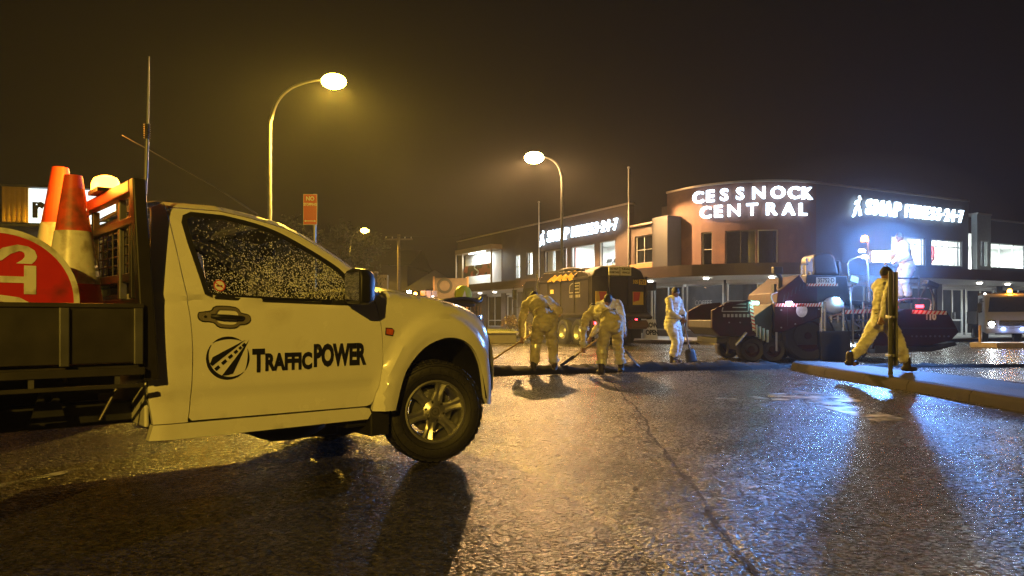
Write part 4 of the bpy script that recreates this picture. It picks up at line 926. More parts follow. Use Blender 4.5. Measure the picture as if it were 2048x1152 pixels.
# headboard
HM = mat('black_headboard', (.03, .027, .025), .4, metal=.3, var=.2)
for y in (-.05, WD-.03):
    MB().add([(u, yy, w) for yy in (y, y+.075) for u, w in ((-1.985, .70), (-1.905, .70), (-1.975, 1.775), (-2.04, 1.775), )], [(0, 1, 2, 3), (4, 7, 6, 5), (0, 4, 5, 1), (1, 5, 6, 2), (2, 6, 7, 3), (3, 7, 4, 0)]).build('headboard_post', HM, UT, bevel=.008)
MB().box(-2.04, -1.98, .03, WD-.035, 1.705, 1.775).build('headboard_top_bar', mat('red_bar', (.30, .05, .025), .35, var=.2), UT, bevel=.008)  # orange lamp light is put into this bar's base colour
MB().box(-2.02, -1.97, .03, WD-.035, 1.54, 1.585).build('headboard_bar', HM, UT, bevel=.006); MB().box(-2.0, -1.95, .03, WD-.035, 1.235, 1.285).build('headboard_bar', HM, UT, bevel=.006); MB().box(-1.99, -1.94, .03, WD-.035, 1.10, 1.14).build('headboard_bar', HM, UT, bevel=.006)
for y in (.10, .34, .98, 1.58): MB().box(-2.01, -1.97, y, y+.045, 1.14, 1.705).build('headboard_upright', M_steel if y == .34 else HM, UT, bevel=.004)
for i in range(4): MB().cyl((-1.985, .12, 1.34+.052*i), (-1.985, WD-.1, 1.34+.052*i), .0045, .0045, 6).build('mesh_wire', HM, UT)
for i in range(13): MB().cyl((-1.989, .22+.118*i, 1.28), (-1.989, .22+.118*i, 1.545), .0045, .0045, 6).build('mesh_wire', HM, UT)
MB().box(-2.0, -1.96, .04, .50, 1.0, 1.10).build('tool_box_lid', mat('tan_box', (.2, .12, .06), .6), UT, bevel=.01)
# beacon on the headboard
bc = MB()
prof = [(.005, .085), (.05, .082), (.082, .07), (.097, .045), (.10, .015), (.10, 0)]
bc.lathe(prof, lambda r, a, h: (-2.01+r*math.cos(a)*.75, .66+r*math.sin(a)*1.25, 1.80+h), 24); bcn = bc.build('beacon', glow('beacon_dome', (1, .46, .05), 7), UT, smooth=60)
MB().box(-2.08, -1.94, .54, .78, 1.776, 1.80).build('beacon_base', M_black, bcn)
light('beacon_light', 'POINT', (-2.01, .66, 2.02), 18, (1, .36, .03), .08, UT)
light('beacon_light', 'POINT', (-2.2, .66, 1.84), 10, (1, .36, .03), .05, UT)
# aerials
an = MB(); an.tube([(-1.97, -.02, 1.70), (-1.965, -.02, 1.80), (-1.96, -.02, 1.98)], .010, 8); an.tube([(-1.96, -.02, 1.98), (-1.955, -.02, 2.20), (-1.95, -.02, 2.44)], [.008, .006, .004], 8)
for k in range(7): an.lathe([(.012, -.004), (.018, 0), (.012, .004)], lambda r, a, h, k=k: (-1.96+r*math.cos(a), -.02+r*math.sin(a), 2.0+.012*k+h), 12)
an.build('aerial', M_steel, UT, smooth=60)
MB().tube([(-1.22, .30, 1.69), (-1.5, .27, 1.83), (-2.02, .24, 2.055)], [.005, .004, .0025], 6).build('whip_aerial', M_steel, UT, smooth=60)

# load in the tray: cones and stop sign
def uw(u, v, w):
    h = Vector((math.cos(R(41)), math.sin(R(41)))); l = Vector((-h.y, h.x)); p = Vector((-.494, 5.33))+h*u+l*v; return (p.x, p.y, w)
def cone(loc, tilt, label, group, H=.90, rot=0):
    c = thing('traffic_cone', label, 'traffic cone', loc, rot, group); c.rotation_euler = (tilt[0], tilt[1], rot)
    rad = lambda z: .185-(.185-.046)*z/H
    def band(z0, z1, m, name, d=0):
        MB().lathe([(rad(z0)+d, z0), (rad(z1)+d, z1)] + ([(rad(z1)-.012, z1)] if z1 >= H else []), lambda r, a, h: (r*math.cos(a), r*math.sin(a), h), 28).build(name, m, c, smooth=60)
    band(.03, H, M_orange, 'cone_body'); band(.34, .64, M_reflw, 'reflective_band', .003)
    b = MB().box(-.23, .23, -.23, .23, 0, .03); b.build('base', M_orange, c, bevel=.012)
    return c
# positions follow the stacks standing on the tray floor
from_px = lambda px, d: ((px-1024)*d/1500, d)
for px_, d_, n_, lab in ((147, 4.28, 2, 'white'), (112, 4.62, 3, 'far')):
    x, y = from_px(px_, d_)
    for k in range(n_):
        top = k == n_-1
        lab2 = ('orange and white traffic cone on top of the stack beside the stop sign' if px_ == 147 else 'orange and white traffic cone topping the taller stack deeper in the tray') if top else ('traffic cone nested low in the stack beside the stop sign' if px_ == 147 else ('traffic cone at the bottom of the taller stack deeper in the tray' if k == 0 else 'traffic cone in the middle of the taller stack deeper in the tray'))
        cone((x, y, .797+.088*k+(.06 if px_ != 147 else 0)*0), (0, 0, 0) if px_ == 147 else (0, R(1.5), 0), lab2, 'traffic cones in the tray', .96 if px_ == 147 else .99, R(41+7*k))
sg = thing('stop_bat', 'round red stop sign with white letters lying on its side in the tray', 'sign', uw(-2.62, .06, 1.12), R(41))
MB().lathe([(.001, 0), (.345, 0), (.345, .012), (.001, .012)], lambda r, a, h: (r*math.cos(a), h, r*math.sin(a)), 64).build('face', M_red, sg, smooth=30)
MB().lathe([(.329, -.003), (.356, -.003), (.356, .014), (.329, .014)], lambda r, a, h: (r*math.cos(a), h, r*math.sin(a)), 64, True).build('rim', M_reflw, sg, smooth=30)
t_ = text('STOP', .30, .006, .0, .78); t_.map(lambda x, y, z: (y*1.35, -.0035-z, -x)).build('lettering', M_reflw, sg, merge=False)
MB().cyl((-.33, .03, -.02), (-1.1, .05, -.22), .016, .016, 8).build('handle', M_wood, sg)

# ---------------------------------------------------------------- asphalt tipper truck (local x right, y forward, from its rear left corner)
TT = thing('tipper_truck', 'dark asphalt tipper truck with red and yellow marker plates on its tailgate', 'truck', (2.92, 28.0, 0), R(22))
M_tip = mat('dark_plum_truck_paint', (.020, .015, .019), .55, var=.2, dirt=(.03, .023, .022), dscale=1.6, dlo=.45, spec=.2)
M_mark = mat('faint_grey_lettering', (.26, .24, .24), .5, var=.2)
P2 = lambda x0, x1, y0, y1, z0, z1: MB().box(x0, x1, y0, y1, z0, z1)
TW = 2.4
bd = MB().prism([(0, 1.2), (4.7, 1.2), (4.7, 2.62), (4.2, 2.95), (.85, 2.85), (.3, 2.75), (0, 2.62)], lambda a, b, c: (c, a, b), .0, TW); bd.build('tipper_body', M_tip, TT, bevel=.03)
for y in (.06, 1.25, 2.5, 3.7, 4.6): P2(-.05, -.003, y, y+.09, 1.2, 2.58).build('side_rib', M_tip, TT, bevel=.01)
P2(-.07, -.004, .0, 4.7, 2.52, 2.62).build('top_rail', M_tip, TT, bevel=.015)
P2(-.06, -.004, .0, 4.7, 1.14, 1.24).build('bottom_rail', M_tip, TT, bevel=.015)
tgp = [(1.16, -.10), (1.45, -.02), (2.60, -.05), (2.60, -.002), (1.16, -.002)]
tg = MB().prism(tgp, lambda a, b, c: (c, b, a), .02, TW-.02).build('tailgate', M_tip, TT, bevel=.015)
for x in (0.0, .74, 1.56, TW-.09): MB().prism([(1.12, -.17), (1.45, -.11), (2.64, -.13), (2.64, -.04), (1.12, -.04)], lambda a, b, c: (c, b, a), x, x+.09).build('tailgate_rib', M_tip, tg, bevel=.01)
MB().prism([(1.02, -.40), (1.10, -.42), (1.30, -.10), (1.12, -.02), (1.02, -.02)], lambda a, b, c: (c, b, a), -.05, TW+.05).build('tailgate_lip', M_tip, tg, bevel=.015)
hump = MB().prism([(.05, 2.60), (2.35, 2.60), (2.2, 2.86), (1.9, 3.0), (.5, 3.0), (.2, 2.86)], lambda a, b, c: (a, c, b), -.02, .9); hump.build('tarp_hood', M_dark, TT, bevel=.05, smooth=60)
tp = MB(); n = 18
for i in range(n+1):
    for j in range(5):
        y = 1.0+2.4*i/n; x = -.04+.34*j/4; z = 2.60+.30*j/4+.10*math.sin(i*1.7)*(1-.15*j)+.05*noise.noise((i*.9, j*1.3, 2))
        tp.v.append((x-.10-.11*math.cos(i*1.7), y, z))
for i in range(n):
    for j in range(4): tp.f.append((i*5+j, (i+1)*5+j, (i+1)*5+j+1, i*5+j+1))
tp.build('folded_tarpaulin', mat('golden_tarpaulin', (.36, .20, .06), .4, var=.2), TT, recalc=False)
MB().tube([(.1, .55, 2.66), (.25, .62, 2.88), (.8, .65, 3.03), (1.6, .65, 3.03), (2.15, .62, 2.88), (2.3, .55, 2.66)], .03, 8).build('tarp_bow', M_galv, TT, smooth=60)
MB().ell((1.2, 3.9, 2.95), (.75, .5, .28), 14).build('asphalt_load', mat('hot_mix', (.02, .018, .018), .7, bump=.8, bscale=40), TT, smooth=60)
for x, s_ in ((.98, 'DO NOT|OVERTAKE'), (1.48, 'TURNING|VEHICLE')):
    pl = P2(x-.235, x+.235, -.085, -.06, 2.66, 3.0); pl.build('notice_board', M_wdecal, TT, bevel=.006)
    for i, w_ in enumerate(s_.split('|')): text(w_, .095, .003, 0, .9).map(lambda a, b, c, x=x, i=i: (x+a, -.088, 2.90-.13*i+b)).build('notice_text', M_decal, TT, merge=False)
M_yel = mat('reflective_yellow', (.75, .55, .04), .35, var=.06); M_mred = mat('reflective_red', (.62, .09, .03), .35, var=.08)
for x, fl in ((.38, 1), (1.98, -1)):
    mk = P2(x-.23, x+.23, -.150, -.135, 1.55, 2.05).build('marker_plate', M_yel, tg)
    MB().add([(x-fl*.10, -.152, 2.04), (x+fl*.22, -.152, 2.04), (x+fl*.22, -.152, 1.66), (x-fl*.04, -.152, 1.72)], [(0, 1, 2, 3)]).build('red_patch', M_mred, mk, recalc=False)
text('105', .20, .008, 0, .8).map(lambda a, b, c: (1.86+a, -.142, 2.42+b)).build('fleet_number', M_yel, tg, merge=False)
P2(2.01, 2.34, -.150, -.14, 2.32, 2.52).build('number_patch', M_yel, tg); text('721', .18, .006, 0, .85).map(lambda a, b, c: (2.17+a, -.154, 2.42+b)).build('fleet_number', M_decal, tg, merge=False)
def emblem(fn, parent, s=1.0):
    mb = MB()
    for pts in ([(-.5, .1), (-.42, .42), (-.2, .5), (.5, .5), (.5, .12)], [(-.1, .38), (.42, .38)], [(-.1, .25), (.42, .25)], [(-.5, .1), (.5, .1)]):
        mb.tube([(a*s, b*s, 0) for a, b in pts], .022*s, 5)
    for i in range(7): mb.add([((-.46+.15*i)*s, -.12*s, 0), ((-.36+.15*i)*s, -.12*s, 0), ((-.36+.15*i)*s, .0, 0), ((-.46+.15*i)*s, .0, 0), ((-.43+.15*i)*s, -.08*s, .01), ((-.39+.15*i)*s, -.04*s, .01)], [(0, 1, 2, 3)])
    mb.map(fn).build('worn_emblem', M_mark, parent, merge=False)
emblem(lambda a, b, c: (1.19+a, -.032+c*.3, 2.15+b), tg, .62); emblem(lambda a, b, c: (-.006+c*.3, 1.3-a, 1.95+b), TT, .9)
P2(-.012, -.004, 3.2, 3.5, 2.05, 2.22).build('number_patch', M_yel, TT)
fr_ = MB(); fr_.box(.75, .9, -.1, 6.9, .75, 1.0); fr_.box(1.5, 1.65, -.1, 6.9, .75, 1.0); fr_.box(.2, 2.2, -.15, .0, .72, .86); fr_.box(.3, 2.1, .5, 3, .85, 1.15); fr_.build('chassis', M_dark, TT, bevel=.01)
for x in (.22, 2.0):
    for z, e in ((1.02, M_tail), (.86, M_tail)): MB().cyl((x-.1, -.19, z), (x-.1, -.15, z), .06, .06, 14).build('tail_lamp', e, TT)
P2(-.02, .06, -.2, -.14, .78, 1.1).build('lamp_bracket', M_dark, TT); P2(1.92, 2.0, -.2, -.14, .78, 1.1).build('lamp_bracket', M_dark, TT)
light('tail_glow', 'POINT', (.12, -.45, .95), 5, (1, .05, .06), .06, TT)
MB().cyl((1.55, -.25, .80), (2.25, -.25, .80), .17, .17, 16).build('spray_drum', mat('brown_drum', (.16, .10, .06), .5), TT, smooth=40)
P2(2.2, 2.34, -.16, -.12, 1.0, 1.2).build('number_plate', M_wdecal, TT)
def truck_wheel(parent, x, y, r=.50, w=.28, outer=-1):
    e = bpy.data.objects.new('wheel', None); COL.objects.link(e); e.parent = parent; e.location = (x, y, r); e.rotation_euler = (0, 0, R(-90) if outer < 0 else R(90))
    fn = lambda rr, a, h: (rr*math.cos(a), h, rr*math.sin(a)); hw = w/2; rim = r*.56
    MB().lathe([(rim, -hw*.8), (rim+.03, -hw*.95), (r*.82, -hw), (r-.03, -hw*.9), (r, -hw*.7), (r-.012, -hw*.35), (r-.012, -hw*.3), (r, -hw*.28), (r, hw*.28), (r, hw*.7), (r-.03, hw*.9), (r*.8, hw), (rim, hw*.8)], fn, 36).build('tyre', M_rubber, e, smooth=40)
    MB().lathe([(.005, -hw*.35), (.10, -hw*.35), (.13, -hw*.15), (rim*.72, -hw*.1), (rim*.85, -hw*.45), (rim, -hw*.8), (rim+.008, -hw*.86)], fn, 28).build('rim', M_alloy, e, smooth=35)
    nu = MB()
    for k in range(8): a = k*.785; nu.cyl((.17*math.cos(a), -hw*.12, .17*math.sin(a)), (.17*math.cos(a), -hw*.3, .17*math.sin(a)), .018, .018, 6)
    nu.build('wheel_nuts', M_steel, e, merge=False); return e
for y in (1.15, 2.45):
    truck_wheel(TT, .16, y); truck_wheel(TT, TW-.16, y, outer=1)
truck_wheel(TT, .18, 5.7); truck_wheel(TT, TW-.18, 5.7, outer=1)
for x in (-.02, TW-.36): P2(x, x+.38, .35, .37, .25, 1.1).build('mudflap', M_rubber, TT); P2(x, x+.38, 3.05, 3.07, .3, 1.1).build('mudflap', M_rubber, TT)
cabp = MB().prism([(4.95, .65), (6.85, .65), (6.9, 1.5), (6.55, 2.55), (6.3, 2.7), (4.95, 2.7)], lambda a, b, c: (c, a, b), .05, TW-.05); cabp.build('cab', M_tip, TT, bevel=.05)
P2(.044, .049, 5.35, 6.35, 1.65, 2.4).build('cab_window', M_glassdk, TT); MB().add([(.15, 6.86, 1.55), (TW-.15, 6.86, 1.55), (TW-.2, 6.58, 2.5), (.2, 6.58, 2.5)], [(0, 1, 2, 3)]).map(lambda a, b, c: (a, b+.04, c)).build('windscreen', M_dpane, TT)
for s_ in (-1, 1):
    X = (lambda v: v) if s_ < 0 else (lambda v: TW-v)
    MB().tube([(X(.05), 6.6, 2.5), (X(-.30), 6.75, 2.52), (X(-.36), 6.75, 2.42), (X(-.36), 6.75, 1.55), (X(.05), 6.6, 1.5)], .018, 6).build('mirror_bar', M_chrome, TT, smooth=60)
    MB().obox((X(-.30), 6.75, 2.12), (.22, .07, .45)).build('mirror', M_black, TT, bevel=.02); MB().obox((X(-.30), 6.71, 2.12), (.18, .006, .40)).build('mirror_glass', M_chrome, TT)
MB().tube([(-.02, 4.82, .9), (-.02, 4.82, 3.1)], .05, 10).build('exhaust_stack', M_chrome, TT, smooth=60)
MB().lathe([(.001, .15), (.05, .13), (.06, 0)], lambda r, a, h: (.4+r*math.cos(a), 5.2+r*math.sin(a), 2.70+h), 14).build('cab_beacon', glow('cab_beacon_lens', (1, .5, .2), 8), TT, smooth=60)

# ---------------------------------------------------------------- asphalt paver (seen side-on, hopper to its left; local x right, y away, z up; 1:1 metres)
PV = thing('asphalt_paver', 'maroon road paver with open hopper, warning stripes and bright work light', 'paver', (0, 17.6, 0))
def pv(px, py): return ((px-1024)/85.2, 1.03+(637-py)/85.2)
def pprism(pts, y0, y1, name, m, parent=PV, bevel=.02, smooth=None): return MB().prism([pv(*p) for p in pts], lambda a, b, c: (a, c, b), y0, y1).build(name, m, parent, bevel=bevel, smooth=smooth)
PW = 2.5
M_pblk = mat('black_machine_steel', (.018, .018, .02), .5, var=.3, bump=.3, bscale=50); M_stripe = mat('stripe_white', (.7, .68, .62), .35, var=.1)
for y0, y1 in ((0, .12), (PW-.12, PW)): pprism([(1424, 621), (1454, 605), (1498, 600), (1505, 659), (1519, 672), (1440, 672), (1424, 656)], y0, y1, 'hopper_side', M_maroon)
pprism([(1440, 672), (1519, 672), (1512, 664), (1446, 664)], .12, PW-.12, 'hopper_floor', M_maroon); pprism([(1424, 640), (1430, 640), (1446, 668), (1440, 672), (1424, 656)], .12, PW-.12, 'hopper_apron', M_pblk)
emblem(lambda a, b, c: (pv(1470, 0)[0]+a, -.006+c*.3, pv(0, 628)[1]+b), PV, .62)
def stripes(p0, p1, n, w, y, parent=PV, slant=.5):
    A, B = Vector(pv(*p0)), Vector(pv(*p1)); d = B-A; t = d.normalized(); nrm = Vector((-t.y, t.x))*w/2
    k = MB()
    k.add([(*(A+nrm), 0), (*(B+nrm), 0), (*(B-nrm), 0), (*(A-nrm), 0)], [(0, 1, 2, 3)]); k.map(lambda a, b, c: (a, y, b)); base = k.build('warning_stripe', M_stripe, parent, recalc=False)
    s_ = MB(); L_ = d.length/n
    for i in range(n):
        q = A+t*L_*(i+.08); sl = t*L_*slant*.5
        s_.add([(*(q+nrm+sl), 0), (*(q+nrm+sl+t*L_*.45), 0), (*(q-nrm-sl+t*L_*.45), 0), (*(q-nrm-sl), 0)], [(0, 1, 2, 3)])
    s_.map(lambda a, b, c: (a, y-.003, b)).build('red_bars', M_hazR, base, recalc=False, merge=False)
stripes((1501, 601), (1508, 661), 8, .075, -.008); stripes((1549, 610), (1643, 610), 17, .075, -.012); stripes((1618, 569), (1681, 569), 11, .06, .145); stripes((1690, 624), (1745, 622), 7, .09, -.01)
pprism([(1500, 640), (1548, 607), (1548, 680), (1519, 674), (1507, 662)], .10, PW-.10, 'tractor_front', M_pblk)
pprism([(1548, 606), (1643, 606), (1643, 634), (1566, 664), (1548, 664)], .0, PW, 'side_panel', M_maroon)
MB().lathe([(.001, 0), (.13, 0), (.13, .01), (.001, .01)], lambda r, a, h: (pv(1603, 0)[0]+r*math.cos(a), -.012+h, pv(0, 621)[1]+r*math.sin(a)*1.2), 24).build('round_badge', mat('pale_badge', (.5, .52, .48), .4, var=.3, scale=14), PV)
pprism([(1557, 606), (1560, 584), (1604, 548), (1618, 572), (1640, 574), (1640, 605)], .14, PW-.14, 'engine_hood', M_maroon)
pprism([(1618, 548), (1700, 552), (1705, 606), (1640, 605), (1618, 574)], .16, PW-.16, 'operator_console', M_pblk)
MB().box(pv(1637, 0)[0], pv(1676, 0)[0], .13, .15, pv(0, 567)[1], pv(0, 554)[1]).build('number_plate', mat('pale_plate', (.62, .62, .58), .4), PV, bevel=.004)
text('35752·D', .145, .004, 0, .78).map(lambda a, b, c: (pv(1656.5, 0)[0]+a, .127, pv(0, 560.5)[1]+b)).build('plate_number', M_decal, PV, merge=False)
pprism([(1640, 548), (1638, 512), (1645, 504), (1676, 503), (1684, 512), (1692, 548)], .35, 1.15, 'operator_seat', M_pblk, bevel=.06)
pprism([(1693, 548), (1690, 520), (1697, 518), (1700, 548)], .4, 1.1, 'seat_arm', M_pblk)
for x0 in (1620, 1629): MB().box(pv(x0, 0)[0]-.02, pv(x0, 0)[0]+.02, .2, .24, pv(0, 550)[1], pv(0, 515)[1]).build('panel_leg', M_galv, PV)
MB().box(pv(1618, 0)[0], pv(1631, 0)[0], .19, .25, pv(0, 542)[1], pv(0, 522)[1]).build('side_display', mat('pale_panel', (.5, .44, .4), .5), PV, bevel=.01)
x_, z_ = pv(1573, 580); MB().tube([(x_, .4, z_-.1), (x_, .4, z_+.3), (x_-.05, .4, z_+.38), (x_-.09, .4, z_+.42)], .05, 10).build('exhaust_pipe', M_pblk, PV, smooth=60)
MB().obox((pv(1566, 0)[0], .4, pv(0, 539)[1]), (.22, .18, .17)).build('lamp_head', M_pblk, PV, bevel=.02)
MB().box(pv(1557, 0)[0], pv(1562, 0)[0], .3, .5, pv(0, 585)[1], pv(0, 567)[1]).build('hood_vent', M_pblk, PV)
for i in range(4):
    xa, za = pv(1513+7.5*i, 652+3.5*i); MB().box(xa-.013, xa+.013, -.02, .10, za-.26, za+.03).build('guard_bar', mat('pale_guard', (.55, .6, .6), .35), PV, bevel=.004)
MB().box(pv(1552, 0)[0]-.02, pv(1552, 0)[0]+.02, -.03, .0, pv(0, 702)[1], pv(0, 664)[1]).build('marker_rod', M_galv, PV)
# running gear
pprism([(1485, 674), (1570, 674), (1570, 704), (1500, 704)], .2, PW-.2, 'front_frame', M_pblk); pprism([(1548, 662), (1643, 634), (1690, 640), (1700, 690), (1560, 690)], .18, PW-.18, 'main_frame', M_pblk)
pprism([(1440, 677), (1465, 677), (1465, 688), (1440, 688)], .3, PW-.3, 'push_roller', M_pblk); MB().box(pv(1462, 0)[0]-.02, pv(1462, 0)[0]+.02, .25, .3, pv(0, 708)[1], pv(0, 680)[1]).build('guide_rod', M_pblk, PV)
def roll_wheel(px, r, y, w):
    x, _ = pv(px, 0); e = bpy.data.objects.new('wheel', None); COL.objects.link(e); e.parent = PV; e.location = (x, y, r)
    fn = lambda rr, a, h: (rr*math.cos(a), h, rr*math.sin(a)); hw = w/2
    MB().lathe([(r*.6, -hw*.9), (r*.9, -hw), (r, -hw*.8), (r, hw*.8), (r*.9, hw), (r*.6, hw*.9)], fn, 30).build('tyre', M_rubber, e, smooth=40)
    MB().lathe([(.005, -hw*.7), (.08, -hw*.7), (.1, -hw*.4), (r*.52, -hw*.5), (r*.61, -hw*.92)], fn, 24).build('rim', M_maroon, e, smooth=40)
for y in (.32, PW-.32):
    roll_wheel(1508, .29, y, .40); roll_wheel(1551, .29, y, .40); roll_wheel(1622, .62, y, .45)
# hydraulic rear frame with pipes, tow arms and screed
M_pipe = mat('bright_hydraulic_pipe', (.55, .57, .6), .25, metal=.6)
for px_, w_ in ((1644, .05), (1651, .035), (1688, .03), (1728, .03)): MB().cyl((pv(px_, 0)[0], .05, pv(0, 668)[1]), (pv(px_, 0)[0], .05, pv(0, 604)[1]), w_, w_, 10).build('hydraulic_ram', M_pipe, PV, smooth=50)
for k, pts in enumerate(([(1700, 575), (1702, 600), (1706, 640), (1725, 655), (1745, 655)], [(1712, 560), (1706, 590), (1712, 620)], [(1870, 575), (1880, 600), (1878, 630)], [(1725, 600), (1735, 625), (1722, 648)], [(1670, 640), (1690, 632), (1712, 640)])):
    MB().tube(smooth_path([(pv(*p)[0], .02+.1*k, pv(*p)[1]) for p in pts], 5), .022, 6).build('hose', M_pipe if k < 2 else M_pblk, PV, smooth=60)
pprism([(1655, 640), (1735, 640), (1735, 662), (1655, 662)], .15, PW-.15, 'valve_bank', mat('blue_grey_steel', (.16, .2, .24), .45, metal=.3, var=.4, scale=9), bevel=.02)
pprism([(1640, 662), (1700, 662), (1704, 716), (1690, 722), (1642, 722)], .0, .5, 'auger_shield', M_pblk); pprism([(1640, 662), (1700, 662), (1704, 716), (1690, 722), (1642, 722)], PW-.5, PW, 'auger_shield', M_pblk)
MB().ell((pv(1670, 0)[0], .1, pv(0, 610)[1]), (.24, .2, .2), 16).build('heat_guard', mat('white_guard', (.6, .66, .7), .4), PV, smooth=60)
pprism([(1700, 600), (1790, 604), (1790, 612), (1700, 610)], .05, PW-.05, 'operator_deck', M_pblk)
pprism([(1690, 690), (1800, 690), (1800, 702), (1690, 702)], .3, PW-.3, 'tow_arm', M_pblk)
scr = pprism([(1735, 640), (1800, 618), (1880, 621), (1893, 640), (1905, 664), (1890, 680), (1850, 690), (1735, 697)], -.25, PW+.25, 'screed', M_maroon)
pprism([(1738, 690), (1850, 693), (1895, 682), (1900, 690), (1850, 702), (1738, 706)], -.3, PW+.3, 'screed_plate', M_pblk)
stripes((1812, 624), (1880, 626), 8, .085, -.262); text('10', .20, .012, 0, .9).map(lambda a, b, c: (pv(1852, 0)[0]+a, -.256, pv(0, 634)[1]+b)).build('fleet_number', M_wdecal, PV, merge=False)
for i in range(3): MB().box(pv(1840, 0)[0], pv(1840, 0)[0]+.03, -.258, -.252, pv(0, 630+4*i)[1]-.015, pv(0, 630+4*i)[1]+.015).build('small_mark', M_wdecal, PV)
MB().obox((pv(1870, 0)[0], .2, pv(0, 568)[1]), (.30, .26, .12), (0, R(22), 0)).build('control_box', M_pblk, PV, bevel=.02); MB().obox((pv(1710, 0)[0], .1, pv(0, 560)[1]), (.2, .12, .16), (R(-20), R(20), 0)).build('display_screen', mat('lit_screen', (.35, .36, .3), .3), PV, bevel=.01)
MB().tube([(pv(1862, 0)[0], .2, pv(0, 572)[1]), (pv(1850, 0)[0], .2, pv(0, 596)[1]), (pv(1846, 0)[0], .2, pv(0, 620)[1])], .025, 6).build('control_arm', M_pblk, PV)
for px_ in (1795, 1842): MB().cyl((pv(px_, 0)[0], .1, pv(0, 612)[1]), (pv(px_, 0)[0], .1, pv(0, 556)[1]), .022, .022, 8).build('handrail_post', M_pblk, PV)
MB().tube([(pv(1795, 0)[0], .1, pv(0, 556)[1]), (pv(1842, 0)[0], .1, pv(0, 556)[1])], .022, 8).build('handrail', M_pblk, PV)
# smaller fittings that make the machine read: louvres, rails, steps, hoses, bolts, seams
for i in range(7):
    x, z = pv(1572+8*i, 596-5.2*min(i, 5)); MB().obox((x, .132, z), (.02, .012, .16), (0, R(12), 0)).build('hood_louvre', M_pblk, PV)
for i in range(4): MB().box(pv(1704, 0)[0], pv(1732, 0)[0], -.06, .10, pv(0, 700-20*i)[1]-.015, pv(0, 700-20*i)[1]+.015).build('step', M_steel, PV)
for px_ in (1704, 1732): MB().cyl((pv(px_, 0)[0], -.05, pv(0, 708)[1]), (pv(px_, 0)[0], -.05, pv(0, 610)[1]), .018, .018, 8).build('ladder_rail', M_steel, PV)
for pts in ([(1605, 548), (1605, 530), (1618, 528)], [(1700, 552), (1700, 522), (1735, 520), (1740, 604)], [(1548, 606), (1544, 590), (1556, 584)], [(1800, 618), (1800, 600), (1860, 598), (1862, 620)]):
    MB().tube(smooth_path([(pv(*p)[0], .06, pv(*p)[1]) for p in pts], 4), .018, 7).build('grab_rail', M_pipe, PV, smooth=60)
for k in range(9):
    a = (1648+random.uniform(0, 70), random.uniform(600, 640)); b = (a[0]+random.uniform(8, 34), a[1]+random.uniform(12, 52)); m_ = ((a[0]+b[0])/2+random.uniform(-14, 14), max(a[1], b[1])+random.uniform(2, 12))
    MB().tube(smooth_path([(pv(*p)[0], .0+.03*k, pv(*p)[1]) for p in (a, m_, b)], 6), random.choice((.012, .016, .02)), 6).build('hose', random.choice((M_pblk, M_pblk, M_pipe)), PV, smooth=60)
for k in range(6): MB().cyl((pv(1652+14*k, 0)[0], .12, pv(0, 646)[1]), (pv(1652+14*k, 0)[0], .12, pv(0, 630)[1]), .03, .03, 10).build('valve', M_pipe, PV, smooth=50)
for px_ in (1575, 1605, 1632): MB().box(pv(px_, 0)[0]-.004, pv(px_, 0)[0]+.004, -.004, .0, pv(0, 652 if px_ < 1600 else 640)[1], pv(0, 616)[1]).build('panel_seam', M_pblk, PV)
for px_, py_ in ((1562, 620), (1637, 618), (1562, 655), (1590, 648)): MB().cyl((pv(px_, 0)[0], -.018, pv(0, py_)[1]), (pv(px_, 0)[0], .0, pv(0, py_)[1]), .02, .02, 8).build('latch', M_pipe, PV)
for k in range(9): MB().cyl((pv(1812+9*k, 0)[0], -.268, pv(0, 672)[1]), (pv(1812+9*k, 0)[0], -.25, pv(0, 672)[1]), .022, .022, 8).build('bolt', M_steel, PV)
MB().box(pv(1745, 0)[0], pv(1898, 0)[0], -.262, -.252, pv(0, 657)[1], pv(0, 655)[1]).build('screed_seam', M_pblk, PV)
for k in range(5): MB().lathe([(.03, 0), (.2, .02), (.2, .03), (.03, .05)], lambda r, a, h, k=k: (pv(1700+9*k, 0)[0]+h, .3+r*math.cos(a), .30+r*math.sin(a)), 18, True).build('auger_flight', M_steel, PV)
MB().tube([(pv(1432, 0)[0], -.02, pv(0, 616)[1]), (pv(1500, 0)[0], -.02, pv(0, 601)[1])], .02, 8).build('hopper_lip', M_maroon, PV); MB().cyl((pv(1470, 0)[0], -.03, pv(0, 690)[1]), (pv(1492, 0)[0], -.03, pv(0, 665)[1]), .035, .03, 10).build('hopper_ram', M_pipe, PV, smooth=50)
for k in range(3): MB().cyl((pv(1458+22*k, 0)[0], -.02, pv(0, 645)[1]), (pv(1458+22*k, 0)[0], .0, pv(0, 645)[1]), .018, .018, 8).build('bolt', M_steel, PV)
# lights on the paver
ms = MB(); xm, zm = pv(1757, 600); ms.cyl((xm, .5, 1.3), (xm, .5, 3.0), .035, .03, 10); ms.tube([(xm, .5, 2.5), (xm+.13, .3, 2.5)], .025, 8); ms.build('light_mast', M_pblk, PV, smooth=50)
xl, zl = pv(1768, 512); wlp = MB().obox((xl, .22, zl), (.46, .14, .30)).build('work_light', M_pblk, PV, bevel=.02)
MB().obox((xl, .143, zl), (.41, .012, .25)).build('lens', glow('led_lens', (.6, .85, 1.0), 160), wlp)
light('work_light_beam', 'SPOT', (xl, .08, zl), 4600, LED, .12, PV, (R(-84), 0, R(-26)), 150, .5); light('work_light_halo', 'POINT', (xl, .0, zl), 130, LED, .12, PV)
xb, zb = pv(1749, 473); bb = MB().lathe([(.001, .14), (.06, .12), (.08, .05), (.08, 0)], lambda r, a, h: (xb+r*math.cos(a), .5+r*math.sin(a), zb-.06+h), 16).build('beacon', M_amber, PV, smooth=60)
